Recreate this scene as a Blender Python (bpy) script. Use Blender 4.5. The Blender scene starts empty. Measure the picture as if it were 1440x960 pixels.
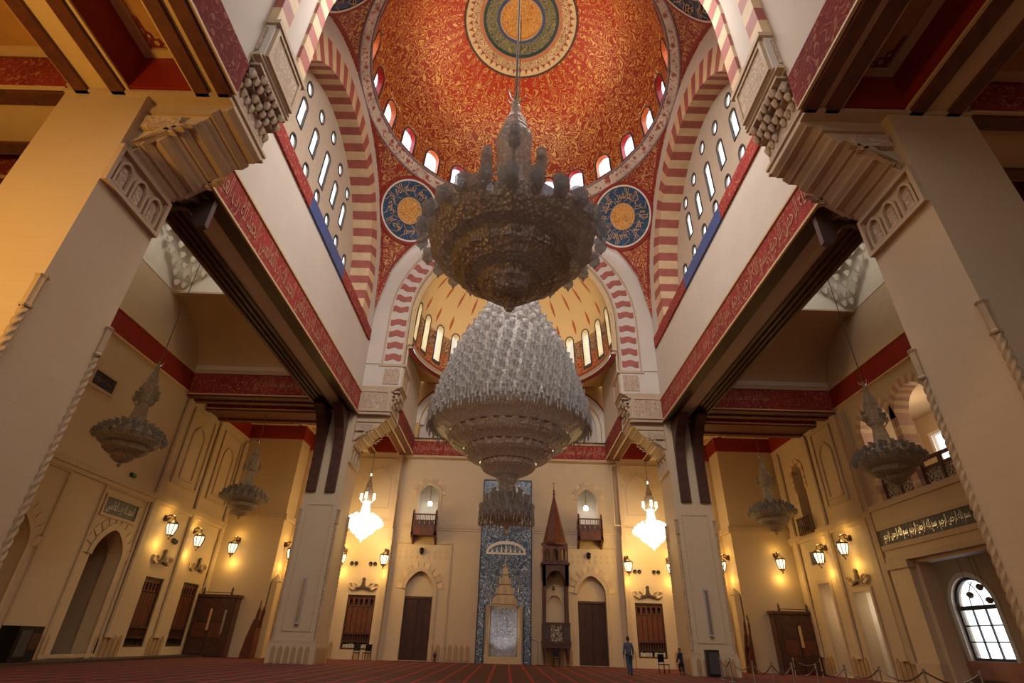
import bpy, bmesh, math, random
from math import sin, cos, pi, sqrt, radians, atan2
from mathutils import Vector, Matrix
from mathutils.geometry import tessellate_polygon
random.seed(7)
SC = bpy.context.scene
COL = SC.collection

# ------------------------------------------------------------------ camera
F_PX, PIT, ROL, YAW = 737.28, 0.5198, 0.0298, -0.0039
cam_d = bpy.data.cameras.new('camera')
cam_d.sensor_fit = 'HORIZONTAL'; cam_d.sensor_width = 36.0
cam_d.lens = 36.0 * F_PX / 1440.0
cam_d.clip_start = 0.05; cam_d.clip_end = 400
cam = bpy.data.objects.new('camera', cam_d); COL.objects.link(cam)
fw = Vector((sin(YAW)*cos(PIT), cos(YAW)*cos(PIT), sin(PIT)))
rt = Vector((cos(YAW), -sin(YAW), 0)); up = rt.cross(fw)
r2 = rt*cos(ROL) + up*sin(ROL); u2 = -rt*sin(ROL) + up*cos(ROL)
mt = Matrix((r2, u2, -fw)).transposed().to_4x4(); mt.translation = Vector((0.1045, 0, 1.35))
cam.matrix_world = mt
SC.camera = cam
# ------------------------------------------------------------------ world and exposure
SC.view_settings.view_transform = 'Standard'; SC.view_settings.look = 'None'
SC.view_settings.gamma = 1.0; SC.view_settings.exposure = 0.0
SC.view_settings.use_curve_mapping = False
W = bpy.data.worlds.new('overcast_sky'); SC.world = W; W.use_nodes = True
WBG = W.node_tree.nodes['Background']
WBG.inputs[0].default_value = (0.93, 0.96, 1.0, 1); WBG.inputs[1].default_value = 3.2
SC.cycles.use_denoising = True
SC.cycles.max_bounces = 7; SC.cycles.diffuse_bounces = 4; SC.cycles.glossy_bounces = 3
SC.cycles.transparent_max_bounces = 12
SC.cycles.sample_clamp_indirect = 6.0

def lamp(name, kind, loc, energy, color, size=0.2, aim=None, sizey=None, spot=None):
    l = bpy.data.lights.new(name, kind); l.energy = energy; l.color = color
    if kind == 'AREA':
        l.shape = 'RECTANGLE'; l.size = size; l.size_y = sizey or size
    elif kind in ('POINT', 'SPOT'):
        l.shadow_soft_size = size
        if spot: l.spot_size = spot; l.spot_blend = 0.6
    o = bpy.data.objects.new(name, l); COL.objects.link(o); o.location = loc
    if aim is not None:
        o.rotation_euler = (Vector(aim)-Vector(loc)).to_track_quat('-Z', 'Y').to_euler()
    return o
WARM = (1.0, 0.54, 0.10); WARM2 = (1.0, 0.62, 0.15); DAY = (1.0, 0.93, 0.86)
# added daylight fills, inside the front arch top and behind the camera
lamp('arch_daylight_fill', 'AREA', (0, 12.4, 26.0), 2500, DAY, 12, (0, 26, 12), 6)
lamp('rear_daylight_fill', 'AREA', (0, -12.5, 6.0), 330, DAY, 14, (0, 20, 10), 8)
# lit lamps of the two front side bays (the right one is very dim)
lamp('left_bay_lamp', 'POINT', (-12.5, 3.6, 7.5), 1550, WARM, 0.5)
lamp('right_bay_lamp', 'POINT', (12.5, 2.0, 6.0), 12, WARM, 0.5)
for s_ in (-1, 1): lamp('aisle_drum_fill', 'POINT', (s_*16.7, 22.56, 24.2), 260, (1.0, 0.93, 0.82), 0.5)  # fill added to brighten the white drum
# warm floodlights on the dome cornice that light the painted dome
for a in range(4):
    t = radians(45+90*a)
    lamp('dome_flood', 'SPOT', (8.6*sin(t), 22.56+8.6*cos(t), 33.9), 1150, (1.0, 0.76, 0.46), 0.3, (-3.5*sin(t), 22.56-3.5*cos(t), 42.0), None, radians(110))
lamp('semidome_flood', 'SPOT', (0, 34.6, 20.0), 900, (1.0, 0.70, 0.36), 0.4, (0, 37.5, 27.5), None, radians(140))

# ------------------------------------------------------------------ material helper
MATS = {}
def new_mat(name):
    m = bpy.data.materials.new(name); m.use_nodes = True; MATS[name] = m
    nt = m.node_tree; b = nt.nodes['Principled BSDF']
    return m, nt, b
def N(nt, typ, **kw):
    n = nt.nodes.new(typ)
    for k, v in kw.items():
        if k.startswith('i_'):
            key = k[2:]; key = int(key) if key.isdigit() else key
            n.inputs[key].default_value = v
        else: setattr(n, k, v)
    return n
def link(nt, a, b): nt.links.new(a, b)
def math_n(nt, op, a, b=None, c=None):
    n = nt.nodes.new('ShaderNodeMath'); n.operation = op
    for i, v in enumerate((a, b, c)):
        if v is None: continue
        if isinstance(v, (int, float)): n.inputs[i].default_value = v
        else: nt.links.new(v, n.inputs[i])
    return n.outputs[0]
def mixc(nt, fac, a, b):
    n = nt.nodes.new('ShaderNodeMix'); n.data_type = 'RGBA'
    for i, v in ((0, fac), (6, a), (7, b)):
        if isinstance(v, (int, float)): n.inputs[i].default_value = v
        elif isinstance(v, tuple): n.inputs[i].default_value = (*v, 1) if len(v) == 3 else v
        else: nt.links.new(v, n.inputs[i])
    return n.outputs[2]
def ramp(nt, fac, stops, const=False):
    n = nt.nodes.new('ShaderNodeValToRGB'); cr = n.color_ramp
    if const: cr.interpolation = 'CONSTANT'
    while len(cr.elements) < len(stops): cr.elements.new(0.5)
    for e, (p, c) in zip(cr.elements, stops): e.position = p; e.color = (*c, 1)
    nt.links.new(fac, n.inputs[0]); return n.outputs[0]
def coords(nt, uv=False, scale=(1, 1, 1)):
    tc = nt.nodes.new('ShaderNodeTexCoord'); mp = nt.nodes.new('ShaderNodeMapping')
    mp.inputs['Scale'].default_value = scale
    nt.links.new(tc.outputs['UV' if uv else 'Object'], mp.inputs[0]); return mp.outputs[0]
def noise(nt, vec, scale, detail=2.0, rough=0.5, dist=0.0):
    n = N(nt, 'ShaderNodeTexNoise'); n.inputs['Scale'].default_value = scale
    n.inputs['Detail'].default_value = detail; n.inputs['Roughness'].default_value = rough
    n.inputs['Distortion'].default_value = dist
    nt.links.new(vec, n.inputs['Vector']); return n.outputs[0]
def bump(nt, b, h, strength=0.3, dist=0.05):
    n = nt.nodes.new('ShaderNodeBump'); n.inputs['Strength'].default_value = strength
    n.inputs['Distance'].default_value = dist
    nt.links.new(h, n.inputs['Height']); nt.links.new(n.outputs[0], b.inputs['Normal'])
def plain(name, col, rough=0.6, metal=0.0, var=0.12, scale=2.0, bmp=0.0, bscale=30):
    m, nt, b = new_mat(name); v = coords(nt)
    f = noise(nt, v, scale, 4.0, 0.6)
    dark = tuple(c*(1-var) for c in col); lite = tuple(min(1, c*(1+var)) for c in col)
    link(nt, ramp(nt, f, [(0.3, dark), (0.7, lite)]), b.inputs['Base Color'])
    b.inputs['Roughness'].default_value = rough; b.inputs['Metallic'].default_value = metal
    if bmp: bump(nt, b, noise(nt, v, bscale, 3.0), bmp, 0.02)
    return m
def stone(name, col, joint=0.035, bw=1.1, bh=0.42, axis='x'):
    """dressed limestone: faint coursed joints and blotchy tone"""
    m, nt, b = new_mat(name); v = coords(nt)
    sp = N(nt, 'ShaderNodeSeparateXYZ'); link(nt, v, sp.inputs[0])
    s = math_n(nt, 'ADD', sp.outputs[0], sp.outputs[1])
    cb = N(nt, 'ShaderNodeCombineXYZ'); link(nt, s, cb.inputs[0]); link(nt, sp.outputs[2], cb.inputs[1])
    br = N(nt, 'ShaderNodeTexBrick'); link(nt, cb.outputs[0], br.inputs['Vector'])
    br.inputs['Scale'].default_value = 1; br.inputs['Brick Width'].default_value = bw; br.inputs['Row Height'].default_value = bh
    br.inputs['Mortar Size'].default_value = 0.012; br.inputs['Mortar Smooth'].default_value = 0.3
    br.inputs['Color1'].default_value = (*[c*1.01 for c in col], 1); br.inputs['Color2'].default_value = (*[c*0.985 for c in col], 1)
    br.inputs['Mortar'].default_value = (*[c*(1-joint*1.6) for c in col], 1)
    n1 = noise(nt, v, 0.5, 5.0, 0.65); n2 = noise(nt, v, 9.0, 3.0)
    c = mixc(nt, math_n(nt, 'MULTIPLY', ramp(nt, n1, [(0.45, (0, 0, 0)), (0.75, (1, 1, 1))]), 0.25), br.outputs[0], (col[0]*0.88, col[1]*0.72, col[2]*0.52))
    link(nt, c, b.inputs['Base Color']); b.inputs['Roughness'].default_value = 0.62
    bump(nt, b, n2, 0.12, 0.02)
    return m
def curls(nt, vec, scale, k=5.0, width=0.2, dist=1.2):
    """meandering tendril mask built from contour lines of a noise field"""
    f = noise(nt, vec, scale, 1.2, 0.4, dist)
    fr = math_n(nt, 'FRACT', math_n(nt, 'MULTIPLY', f, k))
    d = math_n(nt, 'ABSOLUTE', math_n(nt, 'SUBTRACT', fr, 0.5))
    return math_n(nt, 'LESS_THAN', d, width)
def arabesque(name, ground, ink, scale=3.0, k=6.0, width=0.17, uv=False, uvs=(1, 1, 1), rough=0.5, metal=0.25, dist=1.2, relief=0.0, dot=0.22):
    m, nt, b = new_mat(name); v = coords(nt, uv, uvs)
    g = curls(nt, v, scale, k, width, dist)
    vo = N(nt, 'ShaderNodeTexVoronoi'); vo.inputs['Scale'].default_value = scale*1.7; link(nt, v, vo.inputs['Vector'])
    dots = math_n(nt, 'LESS_THAN', vo.outputs['Distance'], dot)
    g = math_n(nt, 'MAXIMUM', g, dots)
    tone = noise(nt, v, scale*0.3, 2.0)
    gc = ramp(nt, tone, [(0.3, tuple(c*0.75 for c in ground)), (0.7, tuple(min(1, c*1.2) for c in ground))])
    link(nt, mixc(nt, g, gc, ink), b.inputs['Base Color'])
    b.inputs['Roughness'].default_value = rough
    link(nt, math_n(nt, 'MULTIPLY', g, metal), b.inputs['Metallic'])
    if relief: bump(nt, b, g, relief, 0.03)
    return m

STONE = stone('limestone_blocks', (0.56, 0.43, 0.28))
PLASTER = plain('warm_white_plaster', (0.60, 0.53, 0.46), 0.75, var=0.05, scale=0.4)
AISLE = plain('tan_plaster', (0.50, 0.36, 0.22), 0.75, var=0.07, scale=0.5)
GOLDWALL = plain('ochre_plaster', (0.60, 0.36, 0.12), 0.7, var=0.08, scale=0.6)
WHITE = plain('white_stucco', (0.72, 0.66, 0.56), 0.7, var=0.05)
TRIM = plain('pale_stone_trim', (0.50, 0.37, 0.24), 0.6, var=0.06)
CREAM = plain('cream_paint', (0.62, 0.45, 0.24), 0.55, var=0.05)
RED = plain('dark_red_paint', (0.26, 0.018, 0.012), 0.5, var=0.12)
RED2 = plain('brick_red_voussoir', (0.36, 0.10, 0.075), 0.6, var=0.15, scale=1.5)
CREAMV = plain('cream_voussoir', (0.64, 0.46, 0.27), 0.6, var=0.12, scale=1.5)
BLUEP = plain('blue_paint', (0.05, 0.085, 0.24), 0.5)
WOOD = plain('dark_brown_wood', (0.070, 0.026, 0.016), 0.42, var=0.35, scale=3)
WOODP = plain('purple_brown_bracket', (0.12, 0.078, 0.075), 0.6)
WOODD = plain('shaded_soffit_wood', (0.026, 0.011, 0.008), 0.7)  # shade under the side beam put into the wood colour
WOOD2 = plain('red_brown_wood', (0.115, 0.034, 0.016), 0.4, var=0.3, scale=3)
BRONZE = plain('bronze_door_leaf', (0.075, 0.038, 0.030), 0.35, 0.5, var=0.25, scale=2)
BLACK = plain('black_metal', (0.012, 0.011, 0.012), 0.4, 0.4)
STEEL = plain('polished_steel', (0.55, 0.53, 0.50), 0.25, 0.9)
GOLD = plain('gilding', (0.70, 0.44, 0.15), 0.38, 0.55)
GOLDP = plain('gold_paint', (0.55, 0.34, 0.17), 0.5, 0.1)
FRAME = plain('dark_window_frame', (0.055, 0.05, 0.05), 0.5)
PALERED = plain('pale_red_voussoir', (0.46, 0.28, 0.21), 0.6)
GREYC = plain('grey_casing', (0.40, 0.40, 0.39), 0.5)
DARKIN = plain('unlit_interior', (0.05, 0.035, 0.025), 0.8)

# carved stone: interlaced relief, crevice shade put into the colour
m_, nt_, b_ = new_mat('carved_stone'); v_ = coords(nt_)
g_ = curls(nt_, v_, 2.6, 7.0, 0.2, 0.8); CARVED = m_
link(nt_, mixc(nt_, g_, (0.42, 0.30, 0.21), (0.58, 0.45, 0.34)), b_.inputs['Base Color'])
bump(nt_, b_, g_, 0.8, 0.06); b_.inputs['Roughness'].default_value = 0.7
REDSCRIPT = arabesque('red_ground_gold_scroll', (0.20, 0.016, 0.012), (0.30, 0.11, 0.06), 1.5, 6, 0.07, metal=0.0, rough=0.95)
REDBAND = arabesque('inscription_red', (0.27, 0.024, 0.020), (0.40, 0.13, 0.08), 1.8, 6, 0.07, metal=0.0, rough=0.9)
PEND = arabesque('pendentive_arabesque', (0.30, 0.024, 0.014), (0.55, 0.32, 0.12), 1.3, 8, 0.15)
SEMI_LOW = arabesque('semidome_red_band', (0.32, 0.045, 0.015), (0.62, 0.34, 0.10), 1.8, 7, 0.2)
SCRIPTC = plain('faded_gold_script', (0.46, 0.22, 0.12), 0.6)
MEDBLUE = arabesque('medallion_blue', (0.012, 0.045, 0.13), (0.05, 0.14, 0.22), 2.4, 6, 0.12)
MEDGOLD = arabesque('medallion_orange', (0.50, 0.17, 0.04), (0.75, 0.48, 0.14), 3.2, 8, 0.22)
TILE = arabesque('iznik_tile', (0.08, 0.12, 0.18), (0.50, 0.55, 0.62), 2.2, 6, 0.10, rough=0.2, metal=0.0, dot=0.14)
TILEDARK = arabesque('dark_tile_frieze', (0.018, 0.018, 0.045), (0.11, 0.10, 0.14), 1.8, 6, 0.06, rough=0.5, metal=0.0, dot=0.05)
LATTICE = arabesque('window_lattice', (0.02, 0.015, 0.01), (0.62, 0.52, 0.40), 5.0, 6, 0.16, rough=0.5, metal=0)
CORNFLOR = arabesque('cornice_floral', (0.62, 0.52, 0.44), (0.40, 0.10, 0.08), 1.7, 3, 0.05)
BAND = BLUEP

# painted dome shell: u = bay number around the ring, v = height 0..1
m_, nt_, b_ = new_mat('painted_dome'); DOMEM = m_
v_ = coords(nt_); g1 = curls(nt_, v_, 1.45, 8.0, 0.16, 0.8)
sp_ = N(nt_, 'ShaderNodeSeparateXYZ'); tc_ = N(nt_, 'ShaderNodeTexCoord'); link(nt_, tc_.outputs['UV'], sp_.inputs[0])
hh = sp_.outputs[1]
ray = math_n(nt_, 'ABSOLUTE', math_n(nt_, 'SUBTRACT', math_n(nt_, 'FRACT', math_n(nt_, 'MULTIPLY', sp_.outputs[0], 48)), 0.5))
rays = math_n(nt_, 'LESS_THAN', ray, 0.20)
top_ = ramp(nt_, hh, [(0.72, (0, 0, 0)), (0.86, (1, 1, 1))])
kill = math_n(nt_, 'MULTIPLY', top_, rays)
g1 = math_n(nt_, 'MULTIPLY', g1, math_n(nt_, 'SUBTRACT', 1.0, math_n(nt_, 'MULTIPLY', kill, 0.85)))
base_ = ramp(nt_, hh, [(0.0, (0.26, 0.035, 0.010)), (0.45, (0.30, 0.030, 0.009)), (0.9, (0.46, 0.035, 0.012))])
link(nt_, mixc(nt_, g1, base_, (0.70, 0.42, 0.14)), b_.inputs['Base Color'])
link(nt_, math_n(nt_, 'MULTIPLY', g1, 0.35), b_.inputs['Metallic']); b_.inputs['Roughness'].default_value = 0.42
# semidome shell
m_, nt_, b_ = new_mat('painted_semidome'); SEMIM = m_
tc_ = N(nt_, 'ShaderNodeTexCoord'); sp_ = N(nt_, 'ShaderNodeSeparateXYZ'); link(nt_, tc_.outputs['UV'], sp_.inputs[0])
fx = math_n(nt_, 'ABSOLUTE', math_n(nt_, 'SUBTRACT', math_n(nt_, 'FRACT', math_n(nt_, 'MULTIPLY', sp_.outputs[0], 26)), 0.5))
fy = math_n(nt_, 'FRACT', math_n(nt_, 'MULTIPLY', sp_.outputs[1], 5.0))
nar = math_n(nt_, 'MULTIPLY', math_n(nt_, 'SINE', math_n(nt_, 'MULTIPLY', fy, pi)), 0.13)
nar = math_n(nt_, 'SUBTRACT', nar, 0.055)
mk = math_n(nt_, 'LESS_THAN', fx, nar)
low = math_n(nt_, 'LESS_THAN', sp_.outputs[1], 0.36)
v_ = coords(nt_); g2 = curls(nt_, v_, 2.0, 8.0, 0.2, 1.0)
lowc = mixc(nt_, g2, (0.16, 0.05, 0.03), (0.50, 0.34, 0.16))
upc = mixc(nt_, mk, (0.68, 0.49, 0.24), (0.40, 0.10, 0.03))
redlow = math_n(nt_, 'LESS_THAN', sp_.outputs[1], 0.20)
lowc = mixc(nt_, redlow, lowc, mixc(nt_, g2, (0.34, 0.035, 0.012), (0.60, 0.30, 0.09)))
link(nt_, mixc(nt_, low, upc, lowc), b_.inputs['Base Color']); b_.inputs['Roughness'].default_value = 0.55

# carpet: dark prayer rows with red stripes running to the qibla wall
m_, nt_, b_ = new_mat('prayer_carpet'); CARPET = m_
v_ = coords(nt_); sp_ = N(nt_, 'ShaderNodeSeparateXYZ'); link(nt_, v_, sp_.inputs[0])
sx = math_n(nt_, 'ABSOLUTE', math_n(nt_, 'SUBTRACT', math_n(nt_, 'FRACT', math_n(nt_, 'MULTIPLY', math_n(nt_, 'ADD', sp_.outputs[0], 100.4), 1/0.88)), 0.5))
sy = math_n(nt_, 'ABSOLUTE', math_n(nt_, 'SUBTRACT', math_n(nt_, 'FRACT', math_n(nt_, 'MULTIPLY', sp_.outputs[1], 1/1.3)), 0.5))
lx = math_n(nt_, 'LESS_THAN', sx, 0.075); ly = math_n(nt_, 'LESS_THAN', sy, 0.18)
dk = mixc(nt_, noise(nt_, v_, 12, 3), (0.022, 0.010, 0.010), (0.07, 0.016, 0.014))
c_ = mixc(nt_, ly, dk, (0.13, 0.018, 0.015)); c_ = mixc(nt_, lx, c_, (0.30, 0.016, 0.020))
link(nt_, c_, b_.inputs['Base Color']); b_.inputs['Roughness'].default_value = 0.95
bump(nt_, b_, noise(nt_, v_, 60, 2), 0.3, 0.02)

# gold painted ceiling panel
CEILP = plain('ochre_ceiling_panel', (0.50, 0.27, 0.09), 0.6, var=0.12, scale=1.2)
# crystal
def crystal(name, col, emi=0.0, trans=0.22, vs=9):
    m, nt, b = new_mat(name); v = coords(nt)
    vo = N(nt, 'ShaderNodeTexVoronoi'); vo.inputs['Scale'].default_value = vs; link(nt, v, vo.inputs['Vector'])
    c = ramp(nt, vo.outputs['Distance'], [(0.0, tuple(min(1, x*2.2) for x in col)), (0.22, tuple(min(1, x*1.1) for x in col)), (0.5, tuple(x*0.55 for x in col))])  # bright specks and dim cell rims put cut-glass glints into the colour
    link(nt, c, b.inputs['Base Color']); b.inputs['Roughness'].default_value = 0.3
    b.inputs['Specular IOR Level'].default_value = 0.9
    b.inputs['Transmission Weight'].default_value = 0.0
    b.inputs['Subsurface Weight'].default_value = 0.0
    bump(nt, b, vo.outputs['Distance'], 0.9, 0.05)
    if emi:
        b.inputs['Emission Color'].default_value = (1.0, 0.86, 0.62, 1); b.inputs['Emission Strength'].default_value = emi
    tr = N(nt, 'ShaderNodeBsdfTransparent'); tl = N(nt, 'ShaderNodeBsdfTranslucent'); tl.inputs[0].default_value = (*col, 1)
    m1 = N(nt, 'ShaderNodeMixShader'); m1.inputs[0].default_value = 0.42; link(nt, b.outputs[0], m1.inputs[1]); link(nt, tl.outputs[0], m1.inputs[2])
    m2 = N(nt, 'ShaderNodeMixShader'); m2.inputs[0].default_value = trans; link(nt, m1.outputs[0], m2.inputs[1]); link(nt, tr.outputs[0], m2.inputs[2])
    out = nt.nodes['Material Output']; link(nt, m2.outputs[0], out.inputs[0])
    return m
CRYS = crystal('cut_crystal', (0.52, 0.50, 0.49), trans=0.36); CRYSB = crystal('smoky_crystal_bowl', (0.50, 0.41, 0.33), trans=0.16, vs=13)
CRYSL = crystal('lit_crystal', (0.9, 0.8, 0.6), 5.0, 0.05)
def emis(name, col, st):
    m, nt, b = new_mat(name); b.inputs['Base Color'].default_value = (*col, 1)
    b.inputs['Emission Color'].default_value = (*col, 1); b.inputs['Emission Strength'].default_value = st; return m
LAMPGL = emis('lit_lantern_glass', (1.0, 0.84, 0.58), 1.6)
BULB = emis('lit_bulb', (1.0, 0.92, 0.8), 5.0)
# window glass: clear, and stained
def glass(name, tint, stained=False):
    m, nt, b = new_mat(name); tr = N(nt, 'ShaderNodeBsdfTransparent'); gl = N(nt, 'ShaderNodeBsdfGlossy'); gl.inputs[1].default_value = 0.05
    tr.inputs[0].default_value = (*tint, 1)
    if stained:
        v = coords(nt); vo = N(nt, 'ShaderNodeTexVoronoi'); vo.inputs['Scale'].default_value = 2.6; link(nt, v, vo.inputs['Vector'])
        c = ramp(nt, noise(nt, v, 1.3, 1.0), [(0.34, (0.9, 0.45, 0.50)), (0.42, (0.97, 0.92, 0.97)), (0.6, (0.80, 0.76, 0.97)), (0.72, (0.97, 0.95, 0.98))])
        link(nt, c, tr.inputs[0])
    mx = N(nt, 'ShaderNodeMixShader'); mx.inputs[0].default_value = 0.06
    link(nt, tr.outputs[0], mx.inputs[1]); link(nt, gl.outputs[0], mx.inputs[2]); link(nt, mx.outputs[0], nt.nodes['Material Output'].inputs[0])
    return m
GLASS = glass('clear_window_glass', (0.95, 0.97, 1.0)); STAIN = glass('stained_window_glass', (1, 1, 1), True)
ORANGE = plain('orange_painted_reveal', (0.85, 0.24, 0.05), 0.5); REDREV = plain('red_painted_reveal', (0.60, 0.03, 0.02), 0.5)
SILVER = arabesque('silvery_mihrab_tile', (0.34, 0.36, 0.42), (0.75, 0.77, 0.80), 2.4, 6, 0.14, rough=0.2, metal=0.3)
ROPE = plain('weathered_rope_stone', (0.44, 0.31, 0.18), 0.65)
RODM = plain('dull_rod_metal', (0.16, 0.14, 0.12), 0.6, 0.2)
OCHRE_D = plain('dark_ochre_stone', (0.40, 0.25, 0.12), 0.7)  # darker ochre for the dado and plinth fluting

# ------------------------------------------------------------------ mesh helpers
class MB:
    def __init__(s): s.v = []; s.f = []; s.uv = None
    def add(s, vs, fs):
        o = len(s.v); s.v += [tuple(p) for p in vs]; s.f += [tuple(i+o for i in f) for f in fs]; return s
    def box(s, x0, x1, y0, y1, z0, z1):
        return s.add([(x0,y0,z0),(x1,y0,z0),(x1,y1,z0),(x0,y1,z0),(x0,y0,z1),(x1,y0,z1),(x1,y1,z1),(x0,y1,z1)],
                     [(0,3,2,1),(4,5,6,7),(0,1,5,4),(1,2,6,5),(2,3,7,6),(3,0,4,7)])
    def prism(s, poly, fn, d0, d1):
        """extrude 2-D polygon; fn(u, w, d) -> xyz"""
        n = len(poly)
        vs = [fn(u, w, d0) for u, w in poly] + [fn(u, w, d1) for u, w in poly]
        tri = tessellate_polygon([[Vector((u, w, 0)) for u, w in poly]])
        fs = [tuple(t) for t in tri] + [tuple(i+n for i in reversed(t)) for t in tri]
        fs += [(i, (i+1) % n, (i+1) % n+n, i+n) for i in range(n)]
        return s.add(vs, fs)
    def holed(s, loops, fn, d0, d1, back=True):
        """plate with holes: loops[0] outer, rest holes"""
        vecs = [[Vector((u, w, 0)) for u, w in l] for l in loops]
        tri = tessellate_polygon(vecs); flat = [p for l in loops for p in l]; n = len(flat)
        vs = [fn(u, w, d0) for u, w in flat]; fs = [tuple(t) for t in tri]
        if back:
            vs += [fn(u, w, d1) for u, w in flat]; fs += [tuple(i+n for i in reversed(t)) for t in tri]
            o = 0
            for l in loops:
                k = len(l); fs += [(o+i, o+(i+1) % k, o+(i+1) % k+n, o+i+n) for i in range(k)]; o += k
        return s.add(vs, fs)
    def strip(s, a, b, fn, d0, d1, closed=False):
        """solid band between two equal polylines a (inner) and b (outer)"""
        n = len(a)
        vs = [fn(u, w, d0) for u, w in a]+[fn(u, w, d0) for u, w in b]+[fn(u, w, d1) for u, w in a]+[fn(u, w, d1) for u, w in b]
        fs = []
        for i in range(n if closed else n-1):
            j = (i+1) % n
            fs += [(i, j, n+j, n+i), (2*n+i, 3*n+i, 3*n+j, 2*n+j), (i, 2*n+i, 2*n+j, j), (n+i, n+j, 3*n+j, 3*n+i)]
        if not closed: fs += [(0, n, 3*n, 2*n), (n-1, 3*n-1, 4*n-1, 2*n-1)]
        return s.add(vs, fs)
    def lathe(s, prof, n=24, c=(0, 0, 0), flute=0.0):
        vs = []; fs = []; k = len(prof)
        for i in range(n):
            a = 2*pi*i/n; q = 1 + (flute if i % 2 else 0)
            vs += [(c[0]+r*q*cos(a), c[1]+r*q*sin(a), c[2]+z) for r, z in prof]
        for i in range(n):
            j = (i+1) % n
            fs += [(i*k+t, j*k+t, j*k+t+1, i*k+t+1) for t in range(k-1)]
        return s.add(vs, fs)
    def tube(s, pts, r, n=6):
        pts = [Vector(p) for p in pts]; rs = r if isinstance(r, (list, tuple)) else [r]*len(pts)
        vs = []; fs = []
        for i, p in enumerate(pts):
            t = (pts[min(i+1, len(pts)-1)]-pts[max(i-1, 0)]).normalized()
            q = Vector((0, 0, 1)) if abs(t.z) < 0.9 else Vector((1, 0, 0))
            a = t.cross(q).normalized(); b = t.cross(a)
            vs += [tuple(p+(a*cos(2*pi*k/n)+b*sin(2*pi*k/n))*rs[i]) for k in range(n)]
        for i in range(len(pts)-1):
            fs += [(i*n+k, i*n+(k+1) % n, (i+1)*n+(k+1) % n, (i+1)*n+k) for k in range(n)]
        fs += [tuple(range(n)), tuple(range((len(pts)-1)*n, len(pts)*n))]
        return s.add(vs, fs)
    def grid(s, fn, nu, nv, uvfn=None):
        vs = [fn(i/nu, j/nv) for j in range(nv+1) for i in range(nu+1)]
        fs = [(j*(nu+1)+i, j*(nu+1)+i+1, (j+1)*(nu+1)+i+1, (j+1)*(nu+1)+i) for j in range(nv) for i in range(nu)]
        if uvfn:
            if s.uv is None: s.uv = {}
            o = len(s.v)
            for j in range(nv+1):
                for i in range(nu+1): s.uv[o+j*(nu+1)+i] = uvfn(i/nu, j/nv)
        return s.add(vs, fs)
    def build(s, name, mat, parent=None, smooth=False, kind=None, wall=False):
        m = bpy.data.meshes.new(name)
        off = Vector(parent.location) if (parent is not None and not parent.get('_local')) else Vector((0, 0, 0))
        m.from_pydata([tuple(Vector(p)-off) for p in s.v], [], s.f)
        if s.uv:
            ul = m.uv_layers.new(name='UVMap')
            for lp in m.loops: ul.data[lp.index].uv = s.uv.get(lp.vertex_index, (0, 0))
        bm = bmesh.new(); bm.from_mesh(m); bmesh.ops.recalc_face_normals(bm, faces=bm.faces); bm.to_mesh(m); bm.free()
        if mat: m.materials.append(mat)
        if smooth: m.polygons.foreach_set('use_smooth', [True]*len(m.polygons))
        o = bpy.data.objects.new(name, m); COL.objects.link(o)
        if parent is not None: o.parent = parent
        if kind: o['kind'] = kind
        return o
def thing(name, label, cat, loc=(0, 0, 0), group=None):
    o = bpy.data.objects.new(name, None); COL.objects.link(o); o.location = loc
    o.empty_display_size = 0.3
    o['label'] = label; o['category'] = cat
    if group: o['group'] = group
    return o
def tag(o, label, cat, group=None):
    o['label'] = label; o['category'] = cat
    if group: o['group'] = group
    return o
def struct(name, label=None):
    o = bpy.data.objects.new(name, None); COL.objects.link(o); o['kind'] = 'structure'
    if label: o['label'] = label; o['category'] = 'structure'
    return o
KIDS = {}
def copy_tree(root, loc, rz=0.0, label=None):
    kids = {}
    for o in COL.objects:
        if o.parent: kids.setdefault(o.parent.name, []).append(o)
    def rec(o, par):
        c = o.copy(); COL.objects.link(c)
        if par is not None: c.parent = par
        for k in kids.get(o.name, []): rec(k, c)
        return c
    c = rec(root, None); c.location = loc; c.rotation_euler = (0, 0, rz)
    if label: c['label'] = label
    return c
XZ = lambda y: (lambda u, w, d: (u, y+d, w))          # wall facing the camera: depth goes away
def SIDE(s, x): return lambda u, w, d: (s*(x+d), u, w)  # side wall: depth goes outward
def arch(c, h, z0, zs, n=12, point=0.18):
    """arched opening loop: half width h, sill z0, spring zs, slightly pointed"""
    pts = [(c-h, z0), (c+h, z0), (c+h, zs)]
    for i in range(1, n):
        t = pi*i/n; q = 1+point*max(0, sin(t))**6
        pts.append((c+h*cos(t), zs+h*sin(t)*q))
    pts.append((c-h, zs)); return pts
def rect(a, b, c, d): return [(a, c), (b, c), (b, d), (a, d)]
def arcpts(c, R, zc, z0, n=40):
    """stilted round arch polyline from lower left over the crown to lower right"""
    pts = [(c-R, z0)] + [(c-R*cos(pi*i/n), zc+R*sin(pi*i/n)) for i in range(n+1)] + [(c+R, z0)]
    return pts
def oval(cy, cz, ry, rz, n=14): return [(cy+ry*cos(2*pi*i/n), cz+rz*sin(2*pi*i/n)) for i in range(n)]

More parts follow.
